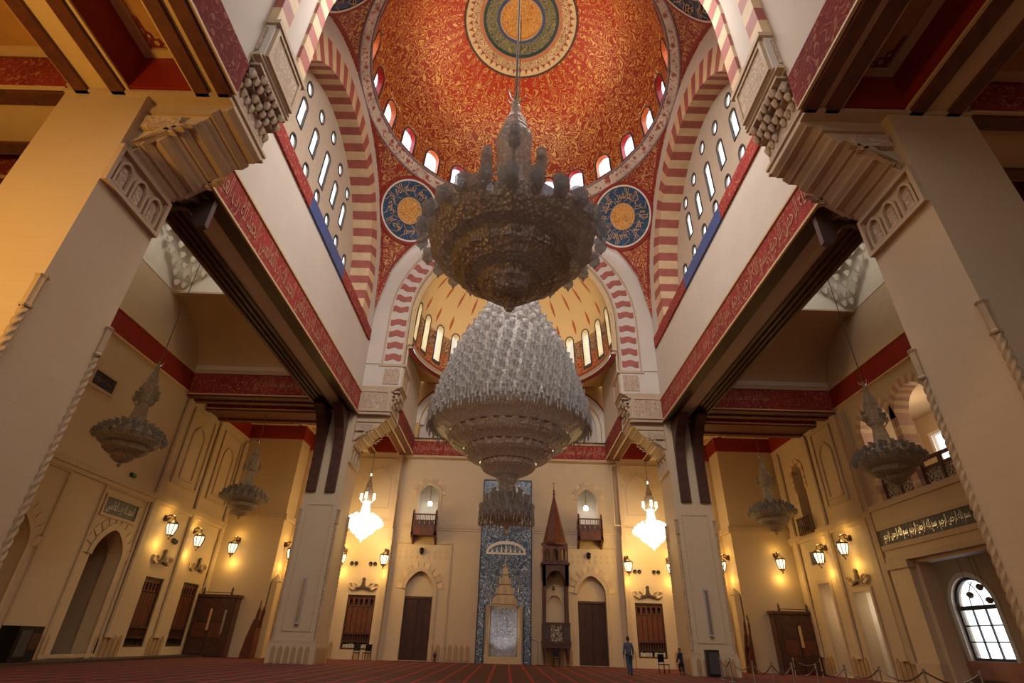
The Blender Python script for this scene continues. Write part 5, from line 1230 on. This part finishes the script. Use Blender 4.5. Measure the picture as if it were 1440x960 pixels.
# ---- mihrab
t = thing('mihrab', 'tall blue tiled prayer niche with stepped cream hood in the middle of the back wall', 'mihrab', (0, 42.7, 0))
F = XZ(42.7); CX = -0.04
muq = [(-1.42, 3.6), (-1.0, 3.6), (-0.94, 4.15), (-0.75, 4.2), (-0.7, 4.8), (-0.52, 4.85), (-0.48, 5.5), (-0.3, 5.55), (-0.26, 6.2), (-0.12, 6.25), (CX, 6.95)]
muqL = [(-1.42, 3.6)]+muq[1:]; hood = muqL+[(2*CX-u, w) for u, w in reversed(muqL[:-1])]
niche = [(-1.42, 0.0)]+hood+[(2*CX+1.42, 0.0)]
MB().holed([[(-2.0, 0), (1.93, 0), (1.93, 9.3), (-2.0, 9.3)], [(-1.4, 0.001)]+[(u, w) for u, w in hood]+[(1.32, 0.001)]], F, -0.12, 0.0).build('tile_surround', TILE, t)
for a, b, c, d in ((-2.0, -1.93, 0, 9.3), (1.86, 1.93, 0, 9.3), (-2.0, 1.93, 9.2, 9.3), (-1.5, -1.43, 0, 3.6), (1.36, 1.43, 0, 3.6)): MB().holed([rect(a, b, c, d)], F, -0.17, 0).build('tile_border', STEEL if False else TILEDARK, t)
# tile grid joints on legs: individual tiles
for i in range(2):
    for j in range(15):
        for s_, x0 in ((-1, -1.91), (1, 1.45)):
            MB().holed([rect(x0+i*0.2, x0+i*0.2+0.185, 0.08+j*0.58, 0.08+j*0.58+0.56)], F, -0.145, -0.1).build('tile', TILE, t)
cen = [(u, w) for u, w in hood]
MB().prism([(-1.4, 3.6)]+muqL[1:]+[(2*CX-u, w) for u, w in reversed(muqL[1:-1])]+[(1.32, 3.6)], F, -0.02, 0.45).build('hood_backing', CREAM, t)
for r in range(5):
    n = 6-r; z = 3.72+r*0.66
    for k in range(n):
        x = CX+(k-(n-1)/2)*0.29
        MB().prism([(x-0.12, z), (x-0.12, z+0.3), (x, z+0.56), (x+0.12, z+0.3), (x+0.12, z)], F, -0.1+r*0.0, 0.0).build('muqarnas_cell', TRIM if (r+k) % 2 else CREAM, t)
for a in (-1.4, 1.02):
    MB().lathe([(0.16, 0), (0.16, 0.2), (0.1, 0.3), (0.1, 3.2), (0.15, 3.35), (0.17, 3.6)], 12, (a+0.17, 42.62, 0)).build('colonnette', TRIM, t, True)
MB().box(-1.3, -1.05, 42.7, 43.4, 0, 3.6).box(0.95, 1.25, 42.7, 43.4, 0, 3.6).build('niche_jamb', CREAM, t)
m = MB(); m.grid(lambda u, v: (CX-0.98*cos(pi*u), 42.72+0.75*sin(pi*u), 0.42+3.1*v), 14, 6); m.build('niche_lining', SILVER, t, True)
MB().box(-1.6, 1.5, 43.5, 43.6, 0, 4).box(-1.6, 1.5, 42.75, 43.6, 3.5, 3.7).build('niche_back', CREAM, t)
for i in range(8):
    a = pi*(i+0.5)/8
    for j in range(5):
        c = (CX-0.95*cos(a), 42.72+0.72*sin(a)); tx, ty = sin(a)*0.17, cos(a)*0.13
        MB().add([(c[0]-tx, c[1]-ty, 0.46+j*0.62), (c[0]+tx, c[1]+ty, 0.46+j*0.62), (c[0]+tx, c[1]+ty, 1.03+j*0.62), (c[0]-tx, c[1]-ty, 1.03+j*0.62)], [(0, 1, 2, 3)]).build('niche_tile', SILVER, t)
MB().box(-1.3, 1.25, 42.55, 43.4, 0, 0.42).build('niche_sill', CREAM, t)
# crest motif above the hood
m = MB()
m.strip([(CX-1.35*cos(pi*i/14), 7.2+0.62*sin(pi*i/14)) for i in range(15)], [(CX-1.52*cos(pi*i/14), 7.2+0.85*sin(pi*i/14)) for i in range(15)], F, -0.16, -0.1)
m.holed([rect(CX-1.5, CX+1.5, 7.08, 7.22)], F, -0.16, -0.1)
for k in range(7): x = CX-1.05+k*0.35; h = 0.2+0.42*(1-abs(k-3)/3.2); m.prism([(x-0.1, 7.24), (x-0.05, 7.24+h*0.6), (x, 7.24+h), (x+0.05, 7.24+h*0.6), (x+0.1, 7.24)], F, -0.16, -0.1)
m.build('tile_crest', WHITE, t)
script_on(F, -1.3, 1.25, 7.28, 7.66, t, STEEL, BISM, 1, False, -0.17)
for s in (-1, 1):
    for k in range(4): 
        MB().tube([(CX+s*(0.35+k*0.26), 42.56, 6.6-k*0.75), (CX+s*(0.6+k*0.2), 42.56, 6.35-k*0.7), (CX+s*(0.75+k*0.14), 42.56, 5.95-k*0.65), (CX+s*(0.6+k*0.2), 42.56, 5.7-k*0.6)], 0.035, 4).build('vine_scroll', STEEL, t)
lamp('niche_highlight_spot', 'SPOT', (-0.04, 40.6, 0.08), 160, (1, 0.95, 0.88), 0.06, (-0.04, 43.3, 2.2), None, radians(50))  # added unseen spot that makes the highlight in the niche
t2 = thing('tile_plaque', 'square blue tile plaque with white medallion high above the prayer niche', 'plaque', (0, 42.7, 10.8))
MB().box(-2.0, 1.9, 42.6, 42.7, 10.85, 12.75).build('tile_field', TILE, t2)
MB().strip(rect(-1.9, 1.8, 10.95, 12.65), rect(-2.0, 1.9, 10.85, 12.75), F, -0.14, 0, True).build('tile_border', TILEDARK, t2)
m = MB(); m.strip([(-0.05+0.7*cos(2*pi*i/24), 11.8+0.7*sin(2*pi*i/24)) for i in range(24)], [(-0.05+0.82*cos(2*pi*i/24), 11.8+0.82*sin(2*pi*i/24)) for i in range(24)], F, -0.13, -0.1, True); m.build('medallion_ring', WHITE, t2)
script_on(F, -0.7, 0.6, 11.55, 12.05, t2, WHITE, BISM, 1, False, -0.12)

# ---- minbar (raised pulpit)
t = thing('minbar', 'tall dark wooden pulpit with pointed spire standing right of the tiled niche', 'pulpit', (3.6, 42.0, 0))
x0, x1, ya, yb = 2.66, 4.58, 41.45, 42.7
for x in (x0+0.05, x1-0.27):
    for y in (ya, 42.3): MB().prism([(x, 1.3), (x+0.22, 1.3), (x+0.2, 0.75), (x+0.14, 0.35), (x+0.1, 0.0), (x+0.06, 0.35)], lambda u, w, d, y=y: (u, y+d, w), 0, 0.18).build('leg', WOOD, t)
    for y in (ya, 42.45): MB().box(x, x+0.2, y, y+0.2, 2.5, 6.4).build('post', WOOD2 if False else WOOD, t)
MB().box(x0-0.05, x1+0.05, ya-0.08, yb, 1.25, 1.45).build('floor', WOOD, t); MB().box(x0-0.02, x1+0.02, ya-0.05, yb, 1.05, 1.25).build('floor_moulding', WOOD, t)
for a, b in ((x0, x0+0.5), (x1-0.5, x1)): MB().box(a, b, ya-0.05, ya+0.08, 1.45, 2.5).build('parapet_panel', WOOD, t); MB().box(a+0.1, b-0.1, ya-0.08, ya-0.03, 1.6, 2.35).build('inlay_panel', FRAME, t)
MB().box(x0+0.5, x1-0.5, ya, ya+0.06, 1.45, 2.45).build('lattice_panel', LATTICE, t)
for a in (x0+0.5, x1-0.56): MB().box(a, a+0.06, ya-0.04, ya+0.08, 1.45, 2.5).build('parapet_stile', WOOD, t)
MB().box(x0-0.03, x1+0.03, ya-0.08, ya+0.12, 2.46, 2.6).build('parapet_rail', WOOD, t)
MB().box(x0, x0+0.06, ya, yb, 1.45, 2.5).box(x1-0.06, x1, ya, yb, 1.45, 2.5).build('side_parapet', WOOD, t)
c = (x0+x1)/2
MB().holed([rect(x0, x1, 4.9, 6.4), [(c-0.7, 4.901)]+[(c-0.7*cos(pi*i/12), 5.0+0.95*sin(pi*i/12)) for i in range(13)]+[(c+0.7, 4.901)]], XZ(ya), 0, 0.1).build('arch_board', WOOD, t)
MB().box(x0, x0+0.08, ya, yb, 5.3, 6.4).box(x1-0.08, x1, ya, yb, 5.3, 6.4).build('side_board', WOOD, t)
MB().box(x0-0.08, x1+0.08, ya-0.1, yb, 6.35, 6.5).build('cornice', WOOD, t)
for k in range(9): MB().box(x0+k*0.22, x0+0.12+k*0.22, ya-0.12, ya-0.06, 6.5, 6.66).build('merlon', WOOD, t)
m = MB(); r = 0.82; cy = 42.05
for k in range(8):
    a = 2*pi*k/8+pi/8; MB().tube([(c+r*cos(a), cy+r*0.75*sin(a), 6.5), (c+r*cos(a), cy+r*0.75*sin(a), 7.6)], 0.09, 6).build('lantern_post', WOOD, t)
for k in range(3): MB().holed([rect(c-0.93+k*0.62, c-0.31+k*0.62, 6.55, 7.75), arch(c-0.62+k*0.62, 0.2, 6.62, 7.2, 8)], XZ(41.38), 0, 0.1).build('lantern_arch', WOOD2, t)
MB().lathe([(0.98, 7.7), (1.02, 7.85), (0.86, 8.0), (0.62, 9.0), (0.3, 10.4), (0.06, 11.4), (0, 11.4)], 8, (c, cy, 0)).build('spire', WOOD2, t)
MB().lathe([(0.05, 11.3), (0.05, 11.5), (0.11, 11.58), (0.04, 11.68), (0.08, 11.8), (0.02, 11.95), (0.02, 12.3), (0, 12.35)], 8, (c, cy, 0)).build('spire_finial', WOOD, t)
MB().tube([(c+0.07*cos(pi*i/8*1.5-0.35), cy, 12.4+0.07*sin(pi*i/8*1.5-0.35)) for i in range(9)], 0.018, 4).build('crescent', WOOD, t)
for k, (z, rr) in enumerate(((5.75, 0.3), (5.15, 0.22))): MB().lathe([(0, -rr*0.6), (rr*0.5, -rr*0.4), (rr*0.6, 0), (rr*0.3, rr*0.6), (0, rr*0.9)], 8, (c-0.1, 42.3, z-0.35*k)).build('hanging_lamp_body', plain('old_brass', (0.20, 0.15, 0.07), 0.4, 0.5) if k == 0 else MATS['old_brass'], t)
MB().tube([(c-0.1, 42.3, 6.0), (c-0.1, 42.3, 6.4)], 0.015, 4).build('lamp_chain', BLACK, t)
for a, b_ in ((c-0.5, c),):
    MB().strip([(c-0.45*cos(pi*i/10), 3.9+0.5*sin(pi*i/10)) for i in range(11)], [(c-0.55*cos(pi*i/10), 3.9+0.62*sin(pi*i/10)) for i in range(11)], XZ(42.5), 0, 0.1).build('inner_arch_moulding', TRIM, t)

# ---- carved corner doors (free-standing wooden porches)
for s, sd in ((-1, 'left'), (1, 'right')):
    c = s*19.45; t = thing('wooden_porch', 'dark carved wooden door porch with small finials in the %s corner of the hall' % sd, 'door', (c, 39.8, 0))
    x0, x1 = c-1.4, c+1.4
    MB().box(x0, x1, 39.5, 40.18, 0, 3.45).build('porch_box', WOOD, t); MB().box(x0-0.12, x1+0.12, 39.38, 40.18, 3.45, 3.62).build('cornice', WOOD, t)
    for q in (-1, 1):
        l = MB().box(min(c, c+q*1.12)+0.02, max(c, c+q*1.12)-0.02, 39.44, 39.52, 0.05, 2.9).build('door_leaf', WOOD, t)
        for j in range(3): MB().box(min(c+q*0.12, c+q*0.98), max(c+q*0.12, c+q*0.98), 39.4, 39.45, 0.15+j*0.93, 0.98+j*0.93).build('door_panel', WOOD if j != 1 else WOOD2, t)
        MB().box(c+q*1.22-0.1, c+q*1.22+0.1, 39.42, 39.55, 0, 3.45).build('pilaster', WOOD, t)
        MB().lathe([(0.06, 0), (0.1, 0.08), (0.05, 0.16), (0.08, 0.3), (0, 0.5)], 8, (c+q*0.95, 39.5, 3.62)).build('finial', WOOD, t)
    MB().tube([(c-0.95, 39.5, 3.75), (c+0.95, 39.5, 3.75)], 0.025, 4).build('top_rail', WOOD, t)
    MB().box(c-0.12 if s < 0 else c+0.02, c+0.02 if s < 0 else c+0.2, 39.37, 39.41, 1.5, 2.75).build('glazed_strip', GOLDP, t)
    if s < 0: MB().box(c+0.85, c+1.0, 39.37, 39.41, 1.3, 2.7).build('glazed_strip', STEEL, t)
# small mobile minbars (stepped wooden pulpits) seen beside the back piers
for s, sd in ((-1, 'left'), (1, 'right')):
    xb = s*15.95; y = 38.6; t = thing('small_pulpit', 'small red-brown stepped wooden pulpit standing by the %s corner wall' % sd, 'pulpit', (xb, y, 0))
    sc = 0.55 if s < 0 else 0.3
    pr = [(0, 0), (-1.25*sc, 0), (-1.2*sc, 0.3), (-0.95*sc, 1.2), (-0.62*sc, 1.95), (-0.5*sc, 2.2), (-0.38*sc, 2.15), (-0.32*sc, 2.65), (-0.12*sc, 3.0), (0.05, 2.7), (0, 2.2)]
    MB().prism([(xb+u, w) for u, w in pr], XZ(y), 0, 0.08).build('side_cheek', WOOD2, t); MB().prism([(xb+u, w) for u, w in pr], XZ(y), 0.7, 0.78).build('side_cheek', WOOD2, t)
    for k in range(5): MB().box(xb-1.1*sc+k*0.2*sc, xb-0.9*sc+k*0.2*sc, y+0.08, y+0.7, 0, 0.28+k*0.3).build('step', WOOD, t)
    MB().box(xb-0.3*sc, xb, y+0.08, y+0.7, 0, 1.7).build('seat_box', WOOD2, t)
    MB().lathe([(0.1, 0), (0.05, 0.15), (0.07, 0.22), (0, 0.42)], 8, (xb-0.12*sc, y+0.05, 2.95)).build('finial', WOOD2, t)

# ---- loose things on the carpet
def stanchion(x, y, label, h=0.95):
    t = thing('barrier_post', label, 'barrier post', (x, y, 0), 'chain barrier posts')
    t['_local'] = 1
    MB().lathe([(0, 0), (0.17, 0), (0.17, 0.025), (0.05, 0.05), (0, 0.05)], 14).build('base', STEEL, t); MB().lathe([(0.03, 0.04), (0.03, h-0.06), (0.045, h-0.05), (0.045, h), (0, h+0.02)], 10).build('pole', STEEL, t)
    del t['_local']; return t
PS = [(10.69, 30.1), (10.62, 28.6), (9.35, 22.9), (9.66, 22.0), (10.4, 22.0), (11.1, 21.7), (12.0, 21.5), (12.6, 20.5), (13.2, 19.2), (14.4, 18.5)]
for i, (x, y) in enumerate(PS):
    stanchion(x, y, 'polished steel barrier post, %s in the near chain row from the right pier' % ('first', 'second', 'third', 'fourth', 'fifth', 'sixth', 'seventh', 'eighth', 'ninth', 'tenth')[i])
PF = [(16.9, 35.6), (19.0, 36.6)]
for i, (x, y) in enumerate(PF): stanchion(x, y, 'steel barrier post of the far chain row, %s' % ('in front of the right wooden porch', 'in front of the right doorway niche'))if False else stanchion(x, y, ('steel barrier post standing in front of the right wooden porch', 'steel barrier post by the narrow right doorway')[i])
CH = plain('dark_chain', (0.10, 0.05, 0.04), 0.4, 0.5)
def chain(p, q, label):
    pts = [(p[0]+(q[0]-p[0])*i/10, p[1]+(q[1]-p[1])*i/10, 0.88-0.30*sin(pi*i/10)) for i in range(11)]
    o = MB().tube(pts, 0.022, 5).build('barrier_chain', CH); tag(o, label, 'chain', 'drooping barrier chains'); return o
for i, (p, q) in enumerate(zip(PS, PS[1:])): chain(p, q, 'dark chain drooping between near barrier posts %s' % ('one and two by the pier', 'two and three', 'three and four', 'four and five', 'five and six', 'six and seven', 'seven and eight', 'eight and nine', 'nine and ten')[i])
chain(PF[0], PF[1], 'dark chain drooping between the two far barrier posts')

t = thing('standing_speaker', 'narrow black floor box standing in front of the right back pier', 'speaker', (11.2, 32.6, 0))
MB().box(10.85, 11.5, 32.35, 32.8, 0.05, 1.25).build('cabinet', BLACK, t); MB().box(10.9, 11.45, 32.33, 32.36, 0.15, 1.15).build('grille', FRAME, t)
for x in (10.9, 11.42): MB().lathe([(0, 0), (0.04, 0), (0.04, 0.05), (0, 0.05)], 8, (x, 32.45, 0)).build('caster', STEEL, t)
t = thing('black_cabinet', 'low black cabinet against the left wall near the rope-edged pier', 'cabinet', (-20.1, 25.2, 0))
MB().box(-20.5, -19.7, 24.6, 25.9, 0.12, 1.4).build('body', BLACK, t); MB().box(-19.71, -19.67, 24.75, 25.3, 0.3, 1.25).build('door', FRAME, t); MB().box(-19.71, -19.67, 25.35, 25.8, 0.55, 1.15).build('pane', STEEL if False else WOOD, t); MB().box(-20.45, -19.75, 24.7, 25.8, 0, 0.12).build('plinth', BLACK, t)
o = MB().box(-20.7, -19.3, 13, 39.9, 0, 0.1).build('low_step', plain('dark_step', (0.05, 0.03, 0.022), 0.6)); o['kind'] = 'structure'

# chairs and stands by the back wall
def small_chair(x, y, label, rz=0.0, mat=BLACK):
    t = thing('chair', label, 'chair', (x, y, 0)); t['_local'] = 1
    MB().box(-0.22, 0.22, -0.22, 0.22, 0.42, 0.47).build('seat', mat, t); MB().box(-0.22, 0.22, 0.19, 0.23, 0.55, 0.95).build('backrest', mat, t)
    for a in (-0.2, 0.2):
        for b in (-0.2, 0.2): MB().tube([(a, b, 0), (a*0.95, b*0.95, 0.95 if b > 0 else 0.45)], 0.02, 5).build('leg', BLACK, t)
    del t['_local']; t.rotation_euler = (0, 0, rz); return t
small_chair(3.55, 41.1, 'black chair standing under the spired pulpit', 0.0)
small_chair(9.95*-1, 41.3, 'black stool-like chair left of the pair below the left screen window', 0.2)
small_chair(-9.25, 41.35, 'black stool-like chair right of the pair below the left screen window', -0.2)
t = thing('microphone_stand', 'thin black microphone stand between niche and pulpit', 'stand', (2.35, 41.6, 0))
MB().lathe([(0, 0), (0.14, 0), (0.14, 0.03), (0.02, 0.06), (0.015, 1.35), (0, 1.35)], 10, (2.35, 41.6, 0)).build('pole', BLACK, t); MB().tube([(2.4, 41.6, 1.35), (2.0, 41.5, 1.5), (1.75, 41.45, 1.62)], 0.015, 5).build('boom', BLACK, t); MB().lathe([(0, -0.04), (0.035, -0.02), (0.035, 0.05), (0, 0.07)], 8, (1.75, 41.45, 1.62)).build('microphone', BLACK, t)
t = thing('floor_lantern', 'small dark incense burner on the floor right of the left bronze door', 'burner', (-4.75, 42.3, 0))
MB().lathe([(0, 0), (0.12, 0), (0.05, 0.1), (0.04, 0.25), (0.12, 0.35), (0.13, 0.45), (0.06, 0.6), (0, 0.72)], 10, (-4.75, 42.3, 0)).build('body', WOOD, t)

# ---- people
SKIN = plain('skin', (0.30, 0.15, 0.09), 0.5, var=0.04); HAIR = plain('dark_hair', (0.015, 0.01, 0.009), 0.6)
SHIRT = plain('grey_blue_shirt', (0.085, 0.105, 0.15), 0.8, var=0.12, scale=6); JEANS = plain('blue_denim', (0.018, 0.055, 0.12), 0.8, var=0.25, scale=8); NAVY = plain('navy_cloth', (0.008, 0.010, 0.035), 0.8); SHOE = plain('dark_shoe', (0.03, 0.025, 0.02), 0.5)
def skinned(name, pts, edges, rad, mat, par, sub=2, root=0):
    m = bpy.data.meshes.new(name); m.from_pydata(pts, edges, []); o = bpy.data.objects.new(name, m); COL.objects.link(o)
    sk = o.modifiers.new('skin', 'SKIN'); ss = o.modifiers.new('sub', 'SUBSURF'); ss.levels = sub; ss.render_levels = sub
    for i, v in enumerate(m.skin_vertices[0].data): v.radius = (rad[i] if isinstance(rad[i], tuple) else (rad[i], rad[i])); v.use_root = (i == root)
    dg = bpy.context.evaluated_depsgraph_get(); dg.update(); me = bpy.data.meshes.new_from_object(o.evaluated_get(dg)); bpy.data.objects.remove(o)
    me.name = name; me.materials.clear(); me.materials.append(mat); me.polygons.foreach_set('use_smooth', [True]*len(me.polygons))
    q = bpy.data.objects.new(name, me); COL.objects.link(q)
    if par: q.parent = par
    return q
def head_parts(par, hx, hy, hz, face, hair=True):
    """face = direction angle the face looks to (around z)"""
    m = MB(); cf, sf = cos(face), sin(face)
    def loc(x, y, z): return (hx+x*cf-y*sf, hy+x*sf+y*cf, hz+z)
    def hd(u, v):
        a = 2*pi*u; b = pi*v; r = sin(b); x = 0.098*r*cos(a); y = 0.077*r*sin(a); z = 0.122*cos(b)
        if z < -0.02: x *= 1-0.9*(abs(z)-0.02); y *= 1-2.6*(abs(z)-0.02)
        if abs(a if a < pi else a-2*pi) < 0.35 and -0.05 < z < 0.02: x += 0.022*(1-abs((a if a < pi else a-2*pi))/0.35)
        return loc(x, y, z)
    m.grid(hd, 20, 14); h = m.build('head', SKIN, par, True)
    for q in (-1, 1):
        MB().lathe([(0, -0.03), (0.012, -0.02), (0.017, 0.01), (0, 0.035)], 6, loc(-0.005, q*0.08, -0.005)).build('ear', SKIN, par)
        MB().lathe([(0, -0.009), (0.01, 0), (0, 0.009)], 6, loc(0.088, q*0.03, 0.012)).build('eye', HAIR, par)
    MB().add([loc(0.092, -0.025, -0.05), loc(0.096, 0, -0.046), loc(0.092, 0.025, -0.05), loc(0.095, 0, -0.058)], [(0, 1, 2, 3)]).build('mouth', plain('lips', (0.3, 0.1, 0.08), 0.5) if 'lips' not in MATS else MATS['lips'], par)
    def hr(u, v):
        a = 2*pi*u; k = abs(((a+pi) % (2*pi))-pi)/pi; b = pi*(0.02+v*(0.34+0.30*k)); r = sin(b); return loc(-0.012+0.106*r*cos(a), 0.086*r*sin(a), 0.132*cos(b))
    MB().grid(hr, 20, 8).build('hair', HAIR, par, True)
def hand(par, W_, d, side, mat=SKIN):
    """relaxed hand hanging down at wrist W_"""
    wx, wy, wz = W_; pts = [(wx, wy, wz), (wx, wy+0.005, wz-0.05), (wx, wy+0.01, wz-0.085)]; ed = [(0, 1), (1, 2)]; rad = [0.024, (0.034, 0.016), (0.036, 0.015)]
    for k in range(4):
        o = (k-1.5)*0.019; L = (0.068, 0.08, 0.075, 0.058)[k]; b = len(pts)
        pts += [(wx, wy+o+0.01, wz-0.10), (wx-side*0.008, wy+o+0.012, wz-0.10-L*0.55), (wx-side*0.026, wy+o+0.012, wz-0.10-L)]; ed += [(2, b), (b, b+1), (b+1, b+2)]; rad += [0.0095, 0.0085, 0.007]
    b = len(pts); pts += [(wx-side*0.012, wy+0.04, wz-0.05), (wx-side*0.022, wy+0.058, wz-0.085), (wx-side*0.028, wy+0.06, wz-0.11)]; ed += [(1, b), (b, b+1), (b+1, b+2)]; rad += [0.011, 0.010, 0.008]
    return skinned('hand', pts, ed, rad, mat, par, 1)
# man walking away towards the back wall
t = thing('person', 'person in grey-blue shirt and jeans walking away across the carpet', 'person', (0, 0, 0))
px, py = 6.5, 31.5
P_ = lambda x, y, z: (px+x, py+y, z)
# trunk with arms
pts = [P_(0, 0, 0.90), P_(0, 0.01, 1.12), P_(0, 0.01, 1.28), P_(0, 0.0, 1.40), P_(0, 0.0, 1.475), P_(-0.17, 0, 1.41), P_(0.17, 0, 1.41), P_(-0.235, -0.03, 1.17), P_(0.235, 0.02, 1.17), P_(-0.265, 0.02, 0.96), P_(0.25, 0.10, 0.96), P_(-0.27, 0.04, 0.89), P_(0.25, 0.13, 0.90)]
ed = [(0, 1), (1, 2), (2, 3), (3, 4), (3, 5), (3, 6), (5, 7), (6, 8), (7, 9), (8, 10), (9, 11), (10, 12)]
body = skinned('shirt', pts, ed, [(0.165, 0.12), (0.16, 0.115), (0.175, 0.12), (0.15, 0.11), (0.07, 0.065), 0.075, 0.075, 0.055, 0.055, 0.043, 0.043, 0.04, 0.04], SHIRT, t)
pts = [P_(0, 0, 1.02), P_(-0.09, 0, 0.90), P_(0.09, 0, 0.90), P_(-0.10, -0.10, 0.52), P_(0.10, 0.10, 0.52), P_(-0.10, -0.24, 0.16), P_(0.10, 0.05, 0.09), P_(-0.10, -0.27, 0.12), P_(0.10, 0.04, 0.07)]
skinned('jeans', pts, [(0, 1), (0, 2), (1, 3), (2, 4), (3, 5), (4, 6), (5, 7), (6, 8)], [(0.16, 0.12), 0.105, 0.105, 0.075, 0.075, 0.062, 0.062, 0.06, 0.06], JEANS, t)
skinned('neck', [P_(0, 0.0, 1.44), P_(0, 0.01, 1.53), P_(0, 0.015, 1.60)], [(0, 1), (1, 2)], [0.06, 0.052, 0.05], SKIN, t, 1)
head_parts(t, px, py+0.02, 1.635, pi/2)
for x, y, z, ry in ((-0.10, -0.28, 0.06, 0.4), (0.10, 0.05, 0.0, 0)): skinned('shoe', [P_(x, y-0.05, z+0.05), P_(x, y+0.06, z+0.045), P_(x, y+0.17, z+0.035)], [(0, 1), (1, 2)], [(0.045, 0.045), (0.048, 0.04), (0.045, 0.03)], SHOE, t, 1)
hand(t, P_(-0.27, 0.05, 0.87), 0, -1); hand(t, P_(0.25, 0.14, 0.88), 0, 1)
# person in dark blue, bending over a chair beside the pier
t = thing('person', 'person in dark blue clothes crouching beside a dark chair by the right pier', 'person', (0, 0, 0))
px, py = 10.3, 35.0; 
pts = [P_(0, 0, 0.55), P_(-0.03, 0.05, 0.75), P_(-0.08, 0.1, 0.95), P_(-0.12, 0.12, 1.03), P_(-0.22, 0.0, 0.98), P_(0.08, 0.2, 0.98), P_(-0.34, -0.1, 0.75), P_(-0.06, 0.0, 0.72), P_(-0.42, -0.2, 0.58), P_(-0.2, -0.15, 0.6)]
skinned('jacket', pts, [(0, 1), (1, 2), (2, 3), (2, 4), (2, 5), (4, 6), (5, 7), (6, 8), (7, 9)], [(0.16, 0.14), (0.17, 0.13), (0.15, 0.12), 0.065, 0.08, 0.08, 0.058, 0.058, 0.045, 0.045], NAVY, t)
pts = [P_(0, 0, 0.52), P_(-0.1, -0.05, 0.5), P_(0.1, 0.05, 0.5), P_(-0.34, -0.3, 0.5), P_(-0.12, -0.3, 0.55), P_(-0.3, -0.25, 0.1), P_(-0.08, -0.2, 0.1)]
skinned('trousers', pts, [(0, 1), (0, 2), (1, 3), (2, 4), (3, 5), (4, 6)], [(0.15, 0.13), 0.1, 0.1, 0.075, 0.075, 0.055, 0.055], NAVY, t)
skinned('neck', [P_(-0.12, 0.12, 1.0), P_(-0.14, 0.08, 1.1)], [(0, 1)], [0.055, 0.05], SKIN, t, 1)
head_parts(t, px-0.15, py+0.06, 1.17, pi*1.2)
for x, y in ((-0.3, -0.28), (-0.08, -0.23)): skinned('shoe', [P_(x, y+0.04, 0.05), P_(x-0.03, y-0.07, 0.045), P_(x-0.06, y-0.17, 0.035)], [(0, 1), (1, 2)], [0.045, (0.048, 0.04), (0.045, 0.03)], SHOE, t, 1)
hand(t, P_(-0.43, -0.21, 0.56), 0, -1); hand(t, P_(-0.21, -0.16, 0.58), 0, 1)
small_chair(9.2, 35.1, 'dark chair beside the crouching person near the right back pier', 0.5)

# hanging vestibule lamps in front of the big window, exit sign, switch boxes
for y, z, w_ in ((28.96, 4.0, 'left'), (28.2, 4.3, 'upper middle'), (27.9, 3.7, 'right')):
    h = thing('hanging_lantern', 'small dark hanging lantern before the big arched window, %s of three' % w_, 'lamp', (23.4, y, z), 'vestibule lanterns')
    MB().tube([(23.4, y, z+0.12), (23.4, y, 5.9)], 0.012, 4).build('cord', BLACK, h); MB().lathe([(0, -0.17), (0.08, -0.15), (0.16, -0.03), (0.15, 0.05), (0.08, 0.12), (0, 0.14)], 10, (23.4, y, z)).build('shade', MATS['old_brass'], h)
h = thing('exit_sign', 'small dark green emergency light box high on the left wall above the tiled panel', 'sign', (-XW, 28.95, 8.75))
MB().box(-XW, -XW+0.12, 28.75, 29.15, 8.66, 8.86).build('housing', BLACK, h); MB().box(-XW+0.11, -XW+0.14, 28.8, 29.1, 8.69, 8.83).build('green_face', plain('exit_green', (0.03, 0.22, 0.10), 0.5), h)
